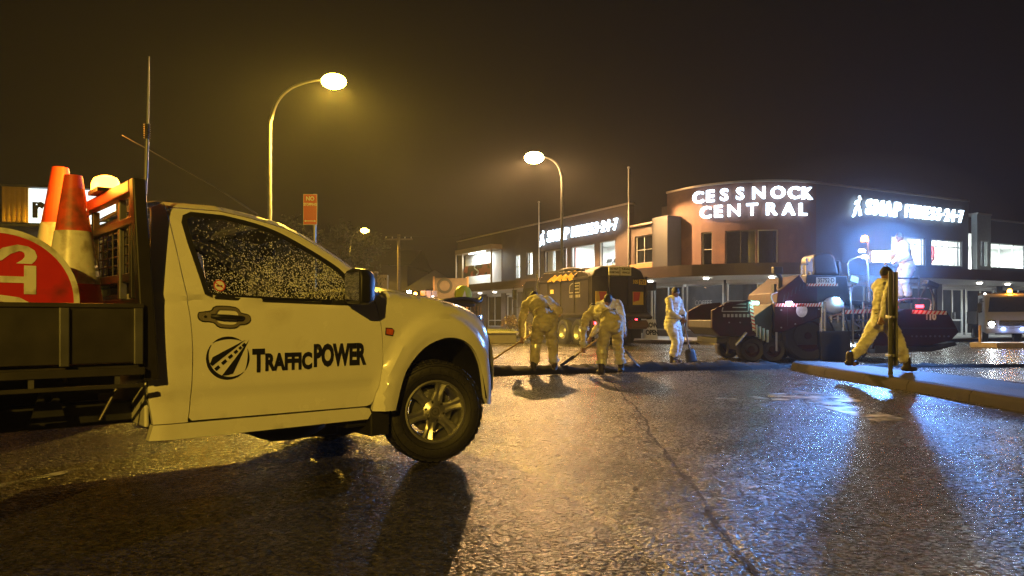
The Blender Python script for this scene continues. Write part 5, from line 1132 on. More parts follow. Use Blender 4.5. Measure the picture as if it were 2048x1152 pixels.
light('beacon_glow', 'POINT', (xb, .35, zb), 25, AMBER, .08, PV)
for px_, py_, c_, pw in ((1510, 606, (.2, .9, .8), 3), (1577, 606, (.75, .6, 1), 4), (1671, 598, (.4, .8, 1), 3), (1722, 502, (.8, .9, 1), 1), (1728, 514, (.8, .9, 1), 2)):
    x, z = pv(px_, py_); lp = MB().obox((x, -.04, z), (.14, .07, .06), (R(25), 0, 0)).build('deck_lamp', glow('deck_lens_%d' % px_, c_, 14), PV, bevel=.01); light('deck_glow', 'POINT', (x, -.16, z-.03), pw, c_, .04, PV)
x, z = pv(1825, 613); MB().obox((x, -.3, z), (.17, .05, .07)).build('red_lamp', M_tail, PV, bevel=.01); light('red_glow', 'POINT', (x, -.42, z+.02), 1.6, (1, .05, .12), .04, PV)
light('undercarriage_glow', 'POINT', (pv(1727, 0)[0], .25, .32), 14, (.75, .92, 1), .05, PV); MB().obox((pv(1727, 0)[0], .25, .40), (.5, .1, .05)).build('auger_lamp', glow('auger_lens', (.8, .95, 1), 22), PV)

# ---------------------------------------------------------------- light trucks facing the camera
def light_truck(label, loc, rz, paint, lit, W_=1.95, beacon=True, body=True, top=None, group=None):
    t = thing('work_truck', label, 'truck', loc, rz, group); hw = W_/2
    cab = MB().prism([(0.0, .42), (-.03, .62), (-.02, 1.05), (.10, 1.28), (.42, 1.98), (.62, 2.08), (1.75, 2.08), (1.75, .45), (.75, .45), (.3, .42)], lambda a, b, c: (c, a, b), -hw, hw)
    cab.build('cab', paint, t, bevel=.07, smooth=50)
    P = [(-hw+.14, 1.31), (hw-.14, 1.31), (hw-.24, 1.93), (-hw+.24, 1.93)]
    panel(P, [], .2, lambda a, b: (a, .10+(b-1.28)*.457-.028-.05*(1-(a/hw)**2), b), .012, (0, 1, .0)).build('windscreen', M_dpane, t, smooth=60)
    wp = MB()
    for x in (-.45, .25): wp.tube([(x, .05, 1.33), (x+.35, .12, 1.52)], .012, 6)
    wp.build('wipers', M_black, t)
    MB().box(-hw+.02, hw-.02, -.14, .0, .40, .64).build('bumper', paint if lit else M_steel, t, bevel=.04)
    gr = MB().box(-.45, .45, -.06, -.02, .72, .95).build('grille', M_dark, t, bevel=.02)
    for i in range(3): MB().box(-.43, .43, -.075, -.058, .745+.07*i, .765+.07*i).build('grille_bar', M_chrome, gr)
    for s_ in (-1, 1):
        X = s_*(hw-.24)
        MB().prism([(X-.17, .70), (X+.17, .70), (X+.15, .96), (X-.13, .96)], lambda a, b, c: (a, c, b), -.065, -.02).build('headlight_housing', M_chrome, t, bevel=.02)
        MB().ell((X, -.07, .80), (.115, .035, .10), 16).build('headlight', glow('headlight_lens', (.92, .96, 1), 38) if lit else mat('lamp_glass', (.6, .62, .64), .1, metal=.5), t, smooth=60)
        MB().ell((s_*.33, -.16, .60), (.07, .03, .06), 14).build('fog_light', glow('blue_fog_lens', (.28, .45, 1), 16) if lit else M_chrome, t, smooth=60)
        MB().tube([(s_*hw, .25, 1.75), (s_*(hw+.18), .12, 1.72), (s_*(hw+.18), .12, 1.25)], .014, 6).build('mirror_arm', M_black, t); MB().obox((s_*(hw+.17), .1, 1.48), (.17, .08, .40)).build('mirror', M_black, t, bevel=.025)
        MB().box(s_*hw-.004 if s_ < 0 else hw-.001, s_*hw+.001 if s_ < 0 else hw+.004, .55, 1.35, 1.30, 1.90).build('side_window', M_glassdk, t)
        truck_wheel(t, s_*(hw-.13), .95, .36, .22, s_); truck_wheel(t, s_*(hw-.18), 3.6, .36, .3, s_)
        if lit: light('headlight_beam', 'SPOT', (X, -.16, .80), 260, (.9, .95, 1), .08, t, (R(-82), 0, 0), 80, .7); light('fog_glow', 'POINT', (s_*.33, -.28, .60), 3, (.25, .4, 1), .05, t)
    if body:
        tb = MB().box(-hw-.03, hw+.03, 1.85, 4.9, .78, .90); tb.build('tray', M_steel, t, bevel=.01)
        for s_ in (-1, 1): MB().box(*sorted((s_*(hw-.02), s_*(hw+.03))), 1.9, 4.9, .90, 1.35).build('drop_side', M_steel, t)
        MB().box(-.35, -.25, .5, 4.9, .5, .78).build('chassis_rail', M_dark, t); MB().box(.25, .35, .5, 4.9, .5, .78).build('chassis_rail', M_dark, t)
        MB().box(-hw, hw, 1.8, 1.86, .9, 2.15).build('headboard', M_dark, t)
    MB().box(-.6, .6, .68, .92, 2.09, 2.13).build('beacon_bar', M_black, t)
    if beacon:
        MB().lathe([(.001, .16), (.07, .14), (.09, .05), (.09, 0)], lambda r, a, h: (.05+r*math.cos(a), .8+r*math.sin(a), 2.13+h), 16).build('beacon', M_amber, t, smooth=60); light('beacon_glow', 'POINT', (.05, .6, 2.22), 26, AMBER, .08, t)
    for s_ in (-1, 1): MB().ell((s_*(hw-.1), .62, 2.08), (.05, .05, .05), 10).build('clearance_lamp', glow('clearance_lens', (1, .8, .65), 8), t, smooth=60)
    return t
light_truck('white work truck with headlights and blue fog lights on facing the road', (20.8, 31.2, 0), R(-24), mat('silver_truck_paint', (.5, .48, .46), .35, var=.05, coat=.4), True)
tl = light_truck('cream work truck with roof spotlight parked beyond the pickup bonnet', (-4.55, 35.0, 0), R(8), mat('cream_truck_paint', (.55, .48, .34), .4, var=.06), False)
sp_ = MB().obox((-.25, .6, 2.28), (.22, .14, .16)).build('roof_spotlight', M_black, tl, bevel=.02); MB().obox((-.25, .52, 2.28), (.18, .012, .13)).build('lens', glow('spot_lens', (.62, .85, 1), 70), sp_); light('spot_glow', 'POINT', (-.25, .38, 2.28), 60, LED, .08, tl)
for i in range(3): MB().box(.3+.28*i, .55+.28*i, 1.2, 1.7, 2.08, 2.38).build('roof_crate', mat('cream_crate', (.6, .52, .36), .6), tl, bevel=.02)

# ---------------------------------------------------------------- people
def ik(A, B, l1, l2, pole):
    A, B = Vector(A), Vector(B); d = B-A; L_ = min(d.length, (l1+l2)*.995); d.normalize(); B = A+d*L_
    a = (l1*l1-l2*l2+L_*L_)/(2*L_); h = math.sqrt(max(0, l1*l1-a*a)); p = Vector(pole); p = p-d*p.dot(d)
    p = p.normalized() if p.length > 1e-5 else Vector((0, 1, 0)); return A+d*a+p*h, B
def person(label, loc, rz, pelvis, lean, tilt, feet, hands, head=(0, 0), suit=None, grip=None, hat=None, knee=(0, 1, 0), elbow=((-.6, -.6, .0), (.6, -.6, .0)), bands=(), vox=.009, group='road workers', k=1.0, feet_yaw=(8, -8), jacket=None):
    suit = suit or M_cream
    t = thing('person', label, 'person', loc, rz, group)
    p = Vector(pelvis); ln, tl_ = R(lean), R(tilt)
    def sp(f, mult):
        a = ln*mult; return Vector((math.sin(tl_)*f, math.sin(a)*f, math.cos(a)*math.cos(tl_)*f))
    waist = p+sp(.17, .75)*k; chest = waist+sp(.20, 1.0)*k; neck = chest+sp(.17, 1.12)*k
    up = (neck-chest).normalized(); right = Vector((math.cos(tl_), 0, -math.sin(tl_)))
    fw = up.cross(right)*-1 if up.cross(right).y*math.cos(ln) < 0 else up.cross(right)
    sh = [neck-up*.035+right*s*.185*k for s in (-1, 1)]; hip = [p+right*s*.095*k-Vector((0, 0, .02)) for s in (-1, 1)]
    el = []; wr = []; kn = []; ank = []
    for i in (0, 1):
        e, w = ik(sh[i], hands[i], .30*k, .27*k, elbow[i]); el.append(e); wr.append(w)
        q, a = ik(hip[i], feet[i], .43*k, .43*k, knee); kn.append(q); ank.append(a)
    hp, hy = R(head[0]), R(head[1])
    hdir = Vector((math.sin(hy)*math.cos(hp), math.cos(hy)*math.cos(hp), math.sin(hp)))   # facing direction
    hup = (Vector((0, 0, 1))-hdir*hdir.z); hup = hup.normalized() if hup.length > .1 else Vector((0, 1, 0)); hr = hdir.cross(hup)
    hc = neck+(up*.6+hup*.4).normalized()*.165*k+hdir*.02
    Mh = Matrix((hr, hdir, hup)).transposed()
    b = MB()
    b.cap(p+Vector((0, 0, -.03)), waist, .125*k, .115*k); b.cap(waist, chest, .115*k, .13*k); b.cap(sh[0]*.55+sh[1]*.45, sh[1]*.55+sh[0]*.45, .12*k, .12*k); b.cap(neck-up*.06, hc-hup*.03, .06*k, .052*k)
    b.ell(hc, (.075, .095, .112), 14, Mh); b.ell(hc+Mh @ Vector((0, .025, -.06)), (.055, .065, .06), 12, Mh); b.cap(hc+Mh @ Vector((0, .088, .012)), hc+Mh @ Vector((0, .108, -.022)), .009, .014, 8)
    b.cap(hc+Mh @ Vector((-.022, .078, -.062)), hc+Mh @ Vector((.022, .078, -.062)), .011, .011, 8); b.cap(hc+Mh @ Vector((-.04, .078, .034)), hc+Mh @ Vector((.04, .078, .034)), .014, .014, 8)
    for s in (-1, 1): b.ell(hc+Mh @ Vector((s*.078, -.005, -.005)), (.011, .022, .034), 8, Mh)
    for i, s in ((0, -1), (1, 1)):
        b.cap(sh[i], el[i], .056*k, .044*k); b.cap(el[i], wr[i], .043*k, .028*k)
        b.cap(hip[i], kn[i], .088*k, .06*k); b.cap(kn[i], ank[i], .058*k, .04*k); b.cap(ank[i]-Vector((0, 0, .02)), ank[i]+Vector((0, .08, -.06)), .04, .035)
        fd = (wr[i]-el[i]).normalized()
        gd = Vector(grip[i]).normalized() if grip and grip[i] else Vector((s*.2, .2, -1)).normalized()
        side_ = fd.cross(gd); side_ = side_.normalized() if side_.length > .1 else Vector((1, 0, 0)); gd2 = side_.cross(fd).normalized()
        pc = wr[i]+fd*.05; b.cap(wr[i]+fd*.01, pc+fd*.03, .026, .034, 10)
        for j in range(4):
            base = pc+fd*.045+gd2*(.030-.020*j); l_ = (.034, .040, .037, .028)[j]
            m1 = base+fd*l_*.7+side_*l_*.5; m2 = m1-fd*l_*.1+side_*l_*.75; m3 = m2-fd*l_*.6+side_*l_*.2
            b.cap(base, m1, .0105, .0098, 8); b.cap(m1, m2, .0098, .009, 8); b.cap(m2, m3, .009, .008, 8)
        tb_ = pc-fd*.012+gd2*.034; b.cap(tb_, tb_+gd2*.022+fd*.022+side_*.02, .012, .011, 8); b.cap(tb_+gd2*.022+fd*.022+side_*.02, tb_+gd2*.012+fd*.045+side_*.042, .011, .009, 8)
    link('body', remesh(b, vox, 3), M_skin, t)
    ey = MB()
    for s in (-1, 1): ey.ell(hc+Mh @ Vector((s*.030, .083, .010)), (.010, .007, .007), 8, Mh)
    ey.build('eyes', M_hair, t, smooth=180, merge=False)
    h = MB()
    if hat is None:
        h.ell(hc+Mh @ Vector((0, -.012, .030)), (.083, .100, .098), 18, Mh); hm = remesh(h, .011, 2, lambda c: .006*noise.noise(c*40)); link('hair', hm, M_hair, t)
    else:
        h.ell(hc+Mh @ Vector((0, -.008, .045)), (.098, .12, .09), 18, Mh); h.ell(hc+Mh @ Vector((0, .09, .035)), (.08, .07, .012), 14, Mh); h.build('hat', hat, t, smooth=60)
    # overalls: loose layer that ends at neck, cuffs and ankles
    c = MB()
    c.cap(p+Vector((0, -.012, -.06)), waist, .178*k, .15*k); c.cap(waist, chest, .148*k, .165*k); c.cap(sh[0]*.62+sh[1]*.38, sh[1]*.62+sh[0]*.38, .138*k, .138*k); c.cap(neck-up*.05, neck+up*.02, .09, .075)
    for i in (0, 1):
        fd = (wr[i]-el[i]); c.cap(sh[i], el[i], .085*k, .066*k); c.cap(el[i], wr[i]-fd.normalized()*.03, .066*k, .050*k)
        c.cap(hip[i]*.93+p*.07, kn[i], .130*k, .098*k); c.cap(kn[i], ank[i]+(kn[i]-ank[i]).normalized()*.14, .097*k, .085*k)
    def fold(v): return .022*noise.noise(v*6+Vector((hash(label) % 97, 0, 0)))+.015*noise.noise(Vector((v.x*13, v.y*13, v.z*24)))+.005*noise.noise(v*48)
    ov = remesh(c, .013, 5, fold); link('overalls', ov, suit, t)
    if jacket:
        j = MB(); j.cap(p+Vector((0, -.01, .02)), waist, .178*k, .165*k); j.cap(waist, chest, .165*k, .178*k); j.cap(sh[0]*.6+sh[1]*.4, sh[1]*.6+sh[0]*.4, .15*k, .15*k); link('jacket', remesh(j, .014, 5, fold), jacket, t)
    bt_ = MB().tube(smooth_path([neck+right*.085+fw*.02, neck+fw*.10-up*.02, neck-right*.085+fw*.02, neck-fw*.06+up*.03, neck+right*.085+fw*.02], 5), .016, 8); bt_.build('collar', suit, t, smooth=60)
    wm = waist-(waist-p)*.35; MB().tube(smooth_path([wm+right*.168*k*math.cos(a_*.7854)+fw*.158*k*math.sin(a_*.7854) for a_ in range(9)], 3), .012, 6).build('waistband', mat('cream_waistband', (.4, .36, .27), .9), t, smooth=60)
    tg_ = p+right*.10*k-fw*.175*k+(waist-p)*.25; MB().obox(tg_, (.05, .012, .02)).build('pocket_tag', M_decal, t)
    for i, s in ((0, -1), (1, 1)):
        bo = MB(); a = ank[i]; yw = R(feet_yaw[i]); f2 = Vector((-math.sin(yw), math.cos(yw), 0)); z0 = a.z-.085
        bo.cap(a+Vector((0, 0, .10)), a-Vector((0, 0, .03)), .062, .058); bo.cap(a+Vector((0, 0, -.04))-f2*.05, a+Vector((0, 0, -.045))+f2*.13, .043, .040); link('boot', remesh(bo, .011, 2), M_boot, t)
    for kind, i, f_, wd in bands:
        A, B = (kn[i], ank[i]) if kind == 'shin' else ((el[i], wr[i]) if kind == 'fore' else ((sh[i], el[i]) if kind == 'arm' else (hip[i], kn[i])))
        c0 = A.lerp(B, f_); dr = (B-A).normalized(); r0 = {'shin': .100, 'fore': .068, 'arm': .09, 'thigh': .122}[kind]*k
        MB().tube([c0-dr*wd/2, c0+dr*wd/2], [r0+.003, r0-.001], 20, False).build('reflective_tape', M_tape, t, smooth=60)
    o = dict(wr=[w+(w-e).normalized()*.075 for w, e in zip(wr, el)], t=t); return o
def to_world(loc, rz, p):
    c, s = math.cos(rz), math.sin(rz); return Vector((loc[0]+p[0]*c-p[1]*s, loc[1]+p[0]*s+p[1]*c, loc[2]+p[2]))
def shovel(label, top, tip, blade_dir, group='hand tools', rake=False, dh=True):
    top, tip = Vector(top), Vector(tip); t = thing('shovel' if not rake else 'asphalt_rake', label, 'shovel' if not rake else 'rake', tuple(tip), 0, group); d = (top-tip); L_ = d.length; d.normalize()
    T = lambda v: v-tip
    MB().tube([T(tip+d*(.26 if not rake else .02)), T(top)], .017, 8).build('handle', M_wood, t, smooth=60)
    bd_ = Vector(blade_dir); bd_ = (bd_-d*bd_.dot(d)).normalized(); nn = d.cross(bd_)
    if rake:
        MB().add([T(tip+bd_*a+d*c+nn*e) for e in (-.012, .012) for a, c in ((-.34, -.05), (.34, -.05), (.34, .05), (-.34, .05))], [(0, 1, 2, 3), (4, 7, 6, 5), (0, 4, 5, 1), (1, 5, 6, 2), (2, 6, 7, 3), (3, 7, 4, 0)]).build('head', M_steel, t)
    else:
        bl = MB(); n = 8; rows = 6
        for r_ in range(rows+1):
            f_ = r_/rows; w = .125+.012*(1-f_) if f_ < .9 else .13
            if f_ > .92: w = .09
            for i in range(n+1):
                a = (i/n*2-1); q = tip+d*(.32*f_)+bd_*a*w+nn*(.02*a*a+.02*(1-f_)*0); bl.v.append(tuple(T(q)))
        for r_ in range(rows):
            for i in range(n): bl.f.append((r_*(n+1)+i, r_*(n+1)+i+1, (r_+1)*(n+1)+i+1, (r_+1)*(n+1)+i))
        o = bl.build('blade', M_dark, t, smooth=60, recalc=False); m = o.modifiers.new('s', 'SOLIDIFY'); m.thickness = .004
        MB().tube([T(tip+d*.24), T(tip+d*.42)], [.02, .019], 8).build('socket', M_dark, t, smooth=60)
        if dh: MB().tube(smooth_path([T(top-d*.02), T(top+d*.05+bd_*.055), T(top+d*.12+bd_*.06), T(top+d*.125), T(top+d*.12-bd_*.06), T(top+d*.05-bd_*.055), T(top-d*.02)], 3), .013, 8).build('grip', M_black, t, smooth=60)
    return t
# worker raking, back to us, bent forward
L1 = (.60, 13.95, .0)
w1 = person('worker in cream overalls bent over raking asphalt beside the white pickup', L1, R(4), (0, -.10, 1.02), 56, -13, ((-.20, -.02, .10), (.20, .04, .10)), ((-.40, .34, .62), (.16, .50, .98)), (-45, 14), elbow=((-1, -.2, .1), (1, -.3, .2)), grip=((.8, .2, .5), (.8, .2, .5)), bands=(('shin', 0, .12, .06), ('shin', 1, .70, .05)), k=1.08)
a_ = to_world(L1, R(4), w1['wr'][0]-Vector(L1)*0) if False else to_world(L1, R(4), w1['wr'][0]); b_ = to_world(L1, R(4), w1['wr'][1])
d_ = (b_-a_).normalized(); shovel('wooden handled asphalt rake held by the worker beside the pickup', b_+d_*.35, a_+(a_-b_).normalized()*((a_.z-.06)/max(.05, (b_-a_).normalized().z)) if (b_-a_).z > .12 else a_+Vector((-.55, .3, -.52)), (0, 1, .2), rake=True)
# worker shovelling, back to us, bent low
L2 = (1.78, 13.9, .0)
w2 = person('worker in cream overalls with reflective ankle bands bent low with a shovel', L2, R(12), (.03, -.14, .98), 76, -14, ((-.16, -.10, .09), (.26, .02, .09)), ((-.36, .42, .45), (-.18, .60, .60)), (-40, 25), elbow=((-1, .0, .2), (1, .2, .3)), grip=((.8, .3, .6), (.8, .3, .6)), bands=(('shin', 0, .72, .07), ('shin', 1, .72, .07), ('shin', 0, .3, .06), ('shin', 1, .3, .06), ('fore', 0, .75, .06), ('arm', 0, .8, .05)), feet_yaw=(10, -14), k=1.05)
a_ = to_world(L2, R(12), w2['wr'][0]); b_ = to_world(L2, R(12), w2['wr'][1])
tip = Vector((.93, 14.2, .11)); top = a_+(a_-tip).normalized()*.42; shovel('square mouth shovel pushed into the asphalt ridge by the low bent worker', top, tip, (.45, 1, .0))
# third worker behind, bent towards us
L3 = (2.0, 15.1, .0)
w3 = person('worker with dark hair bent towards the camera behind the shovelling worker', L3, R(172), (0, 0, .98), 52, 6, ((-.17, -.05, .09), (.17, .08, .09)), ((-.28, .46, .66), (.10, .52, .78)), (-62, -6), suit=M_creamw, elbow=((-1, -.2, .1), (1, -.2, .1)))
a_ = to_world(L3, R(172), w3['wr'][0]); b_ = to_world(L3, R(172), w3['wr'][1])
shovel('shovel held across the legs of the worker bent towards the camera', b_+Vector((-.25, .2, .35)), a_+Vector((.25, -.25, -.58)), (0, 1, .2), dh=False)
# worker standing with a shovel
L4 = (3.68, 17.2, 0)
w4 = person('worker in pale overalls standing upright with both hands on a square shovel', L4, R(-140), (0, 0, .93), 4, 0, ((-.11, -.02, .09), (.12, .10, .09)), ((-.02, .30, 1.00), (.10, .33, 1.03)), (-28, 10), suit=M_creamw, elbow=((-1, -.5, 0), (1, -.5, 0)), grip=((.2, .2, 1), (.2, .2, 1)), feet_yaw=(14, -18))
a_ = to_world(L4, R(-140), w4['wr'][0]); tip = Vector((a_.x+.17, a_.y-.12, .035)); shovel('square mouth shovel stood on its blade by the upright worker', a_+Vector((-.02, .0, .02)), tip, (1, .25, 0))
# operator up on the paver deck
person('paver operator in cream overalls standing on the machine deck by the beacon', (9.66, 18.35, 1.40), R(95), (0, 0, .93), 14, 0, ((-.12, 0, .09), (.12, .06, .09)), ((-.22, .38, 1.0), (.22, .38, 1.02)), (-15, 0), suit=M_creamw)
# worker striding along the island behind the sign post
person('worker in cream overalls striding past the narrow sign post on the island', (6.05, 12.25, .153), R(-84), (0, 0, .90), 4, 0, ((-.10, -.52, .17), (.10, .36, .095)), ((-.26, .30, .92), (.27, -.20, .86)), (-6, 0), suit=M_creamw, knee=(0, 1, .1))
# people up in the gym
for q, lab in ((tq(14.5), 'person in red top standing inside the lit gym window'), ):
    w = fq(q, -1.2, 3.42); person(lab, w, R(100), (0, 0, .9), 5, 0, ((-.1, 0, .09), (.1, 0, .09)), ((-.25, .1, .85), (.2, .3, 1.1)), (0, 0), suit=mat('red_gym_top', (.5, .06, .06), .8), vox=.014, group='people in the gym')

# ---------------------------------------------------------------- signs, posts and other street furniture
kp = thing('keep_left_sign', 'narrow upright sign plate on a galvanised post on the median island', 'sign', (5.93, 11.75, .153), R(-92))
MB().cyl((0, 0, 0), (0, 0, 1.62), .034, .034, 12).build('post', mat('grey_post', (.05, .055, .065), .5), kp, smooth=50); MB().box(-.15, .15, .040, .046, .14, 1.60).build('plate', M_dark, kp)
for z in (.30, .90): MB().box(-.10, .05, -.038, .040, z-.02, z+.02).build('bracket', M_galv, kp, bevel=.004); MB().cyl((.05, -.02, z), (.09, -.02, z), .014, .014, 8).build('bolt', M_chrome, kp)
ns = thing('parking_sign', 'small red no stopping sign on a steel post behind the pickup', 'sign', (-2.96, 11.0, 0), R(6))
MB().cyl((.06, .03, 0), (.06, .03, 2.86), .024, .024, 10).build('post', M_galv, ns, smooth=50)
pl = MB().box(-.095, .095, -.004, .002, 2.41, 2.85).build('plate', mat('no_stopping_red', (.52, .05, .03), .4, var=.06), ns, bevel=.0)
MB().prism([(-.099, 2.406), (.099, 2.406), (.099, 2.854), (-.099, 2.854)], lambda a, b, c: (a, c, b), .003, .006).build('backing', M_galv, ns)
text('NO', .085, .002, 0, .9).map(lambda a, b, c: (a, -.006, 2.785+b)).build('word', M_wdecal, pl, merge=False); text('STOPPING', .055, .002, 0, .72).map(lambda a, b, c: (a, -.006, 2.70+b)).build('word', M_wdecal, pl, merge=False)
ar = MB().add([(-.06, -.006, 2.455), (.06, -.006, 2.455), (.06, -.006, 2.465), (-.06, -.006, 2.465)], [(0, 1, 2, 3)]); ar.add([(-.085, -.006, 2.46), (-.06, -.006, 2.445), (-.06, -.006, 2.475)], [(0, 1, 2)]); ar.add([(.085, -.006, 2.46), (.06, -.006, 2.475), (.06, -.006, 2.445)], [(0, 1, 2)]); ar.build('double_arrow', M_wdecal, pl, recalc=False)
kl = thing('vertical_sign', 'tall narrow white post sign with letters running downwards before the shops', 'sign', (.48, 30.2, 0), R(3))
MB().cyl((0, .04, 0), (0, .04, 1.75), .03, .03, 10).build('post', M_galv, kl); MB().box(-.085, .085, -.01, .008, .15, 1.66).build('board', M_wdecal, kl)
for i, ch in enumerate('KEEP LEFT'):
    if ch != ' ': text(ch, .15, .004, 0, .9).map(lambda a, b, c, i=i: (a, -.013, 1.56-.155*i+b)).build('letter', M_decal, kl, merge=False)
for x, y, h, lab in ((1.63, 45.5, 7.9, 'thin flagpole standing before the left end of the gym windows'), (5.85, 37.6, 8.4, 'thin flagpole standing beside the recessed first floor windows')):
    f_ = thing('flagpole', lab, 'flagpole', (x, y, .15), 0, 'flagpoles'); MB().cyl((0, 0, 0), (0, 0, h), .055, .035, 10).build('shaft', M_galv, f_, smooth=50); MB().ell((0, 0, h+.04), (.07, .07, .07), 10).build('finial', M_galv, f_, smooth=60)
# planter wall with shrubs near the left shops
pw = thing('planter', 'low pale walled planter with shrubs on the footpath by the shops', 'planter', (-.75, 31.2, 0), R(6))
MB().box(-1.0, .9, -.4, .4, 0, .42).build('wall', mat('dark_planter', (.09, .08, .075), .7, bump=.3), pw, bevel=.02); MB().box(-1.05, .95, -.45, .45, .42, .50).build('capping', mat('white_capping', (.3, .29, .27), .6), pw, bevel=.01)
def leaves(n, fn, size):
    mb = MB()
    for _ in range(n):
        c = fn(); a = Vector((random.gauss(0, 1), random.gauss(0, 1), random.gauss(0, 1))).normalized(); b = a.orthogonal().normalized(); s_ = size*random.uniform(.6, 1.4)
        mb.add([c-a*s_, c+b*s_*.45+a.cross(b)*s_*.15, c+a*s_, c-b*s_*.45+a.cross(b)*s_*.15], [(0, 1, 2, 3)])
    return mb
M_leaf = mat('dark_leaf', (.025, .034, .012), .4, var=.5, scale=3); M_bark = mat('bark', (.08, .055, .04), .85, var=.3, scale=14, bump=.5)
def shrub(loc, r, n, label):
    s_ = thing('shrub', label, 'shrub', loc, 0, 'planter shrubs')
    for k in range(5): MB().tube([(0, 0, 0), (random.uniform(-.1, .1), random.uniform(-.1, .1), r*.6), (random.uniform(-.35, .35)*r, random.uniform(-.3, .3)*r, r*1.2)], [.014, .01, .004], 6).build('stem', M_bark, s_)
    def f():
        v = Vector((random.gauss(0, 1), random.gauss(0, 1), random.gauss(0, 1))).normalized()*r*random.uniform(.3, 1); return Vector((v.x, v.y*.8, r*.9+v.z*.8))
    leaves(n, f, .05).build('foliage', mat('bronze_leaf', (.10, .055, .03), .35, var=.5), s_, merge=False, recalc=False)
shrub((-.05, 31.2, .48), .42, 500, 'bronze leaved shrub growing in the planter nearest the vertical sign'); shrub((.55, 31.9, .15), .45, 500, 'bronze leaved shrub on the footpath behind the vertical sign')
def grass_tuft(): 
    mb = MB()
    for _ in range(700):
        x, y = random.uniform(-.95, .85), random.uniform(-.42, .40); h = random.uniform(.05, .16); a = random.uniform(0, 6.28); dx, dy = .03*math.cos(a), .03*math.sin(a)
        mb.add([(x-.006, y, .49), (x+.006, y, .49), (x+dx, y+dy, .49+h)], [(0, 1, 2)])
    o = mb.build('ground_cover', mat('pale_grass', (.2, .22, .12), .6, var=.3), pw, merge=False, recalc=False, kind='stuff')
grass_tuft()
# dark tree beyond the pickup
def tree(loc, h, r, n, label):
    t = thing('tree', label, 'tree', loc, 0, 'street trees'); tr = MB(); tips = []
    tr.tube(smooth_path([(0, 0, 0), (.08, .05, h*.25), (.0, .1, h*.5), (.1, .0, h*.8)], 5), [.17*(1-.04*i) for i in range(16)], 9)
    for k in range(11):
        a = k*2.4; z = h*(.35+.045*k); e = Vector((math.cos(a)*r*random.uniform(.6, 1), math.sin(a)*r*random.uniform(.6, 1), z+r*.55)); tr.tube(smooth_path([(0, .05, z), tuple(e*.5+Vector((0, 0, z*.5+.1))), tuple(e)], 4), [.06*(1-.09*i) for i in range(9)], 6); tips += [e, e*.75+Vector((0, 0, z*.25))]
    tr.build('trunk', M_bark, t, smooth=60)
    def f():
        c = random.choice(tips); return c+Vector((random.gauss(0, .42), random.gauss(0, .42), random.gauss(0, .36)))*r*.42
    leaves(n, f, .11).build('crown', M_leaf, t, merge=False, recalc=False)
tree((-10.2, 44, 0), 5.6, 2.3, 5200, 'leafy dark tree below the distant yellow lamp beyond the pickup'); tree((-14.5, 47, 0), 6.2, 2.6, 4800, 'leafy dark tree further along behind the pickup cab')
# power pole
pp = thing('power_pole', 'timber power pole with crossarm beyond the pickup bonnet', 'power pole', (-9.05, 60, 0))
MB().cyl((0, 0, 0), (0, 0, 7.75), .16, .11, 10).build('shaft', mat('grey_timber', (.22, .17, .12), .8, var=.25, scale=8), pp, smooth=50); MB().box(-1.1, 1.1, -.16, -.04, 7.3, 7.42).build('crossarm', MATS['grey_timber'], pp)
for x in (-1.0, -.5, .5, 1.0): MB().lathe([(.001, .16), (.04, .15), (.05, .08), (.03, 0)], lambda r, a, h, x=x: (x+r*math.cos(a), -.1+r*math.sin(a), 7.42+h), 10).build('insulator', M_wdecal, pp)
for i, x in enumerate((-1.0, 1.0)):
    pts = []
    for k in range(17): f_ = k/16; pts.append((x+26*f_, -.1-6*f_, 7.58+1.3*f_-2.2*f_*(1-f_)))
    MB().tube(pts, .014, 5).build('cable', M_black, pp)
# equipment cabinet on stilts near the pole
bxs = thing('signal_cabinet', 'pair of pale cabinets raised on a frame beyond the wing mirror', 'cabinet', (-8.1, 45, 0))
MB().box(-.62, .0, 0, .4, 2.9, 3.75).build('cabinet_body', mat('dark_cabinet', (.09, .085, .08), .6), bxs, bevel=.02); MB().box(.03, .62, -.05, .4, 2.75, 3.65).build('cabinet_body', mat('pale_cabinet', (.36, .33, .24), .6), bxs, bevel=.02); MB().box(-.64, .02, -.03, .43, 3.75, 3.86).build('cabinet_lid', MATS['pale_cabinet'], bxs, bevel=.02)
for x in (-.5, .5): MB().cyl((x, .2, 0), (x, .2, 2.9), .05, .05, 8).build('leg', M_galv, bxs)
# board with round mark, beyond the bonnet
bb_ = thing('billboard', 'tan hoarding board with a dark round mark beyond the bonnet', 'billboard', (-3.6, 44, 0), R(4))
MB().box(-.95, 1.0, -.03, .03, 1.9, 3.4).build('board', mat('tan_board', (.09, .07, .045), .7, var=.2), bb_, bevel=.01)
for x in (-.98, 1.0): MB().box(x-.05, x+.05, -.05, .05, 0, 3.5).build('post', M_wood, bb_)
MB().lathe([(.30, -.035), (.46, -.035), (.46, -.03), (.30, -.03)], lambda r, a, h: (-.35+r*math.cos(a), h, 2.95+r*math.sin(a)), 28, True).build('round_mark', M_decal, bb_)
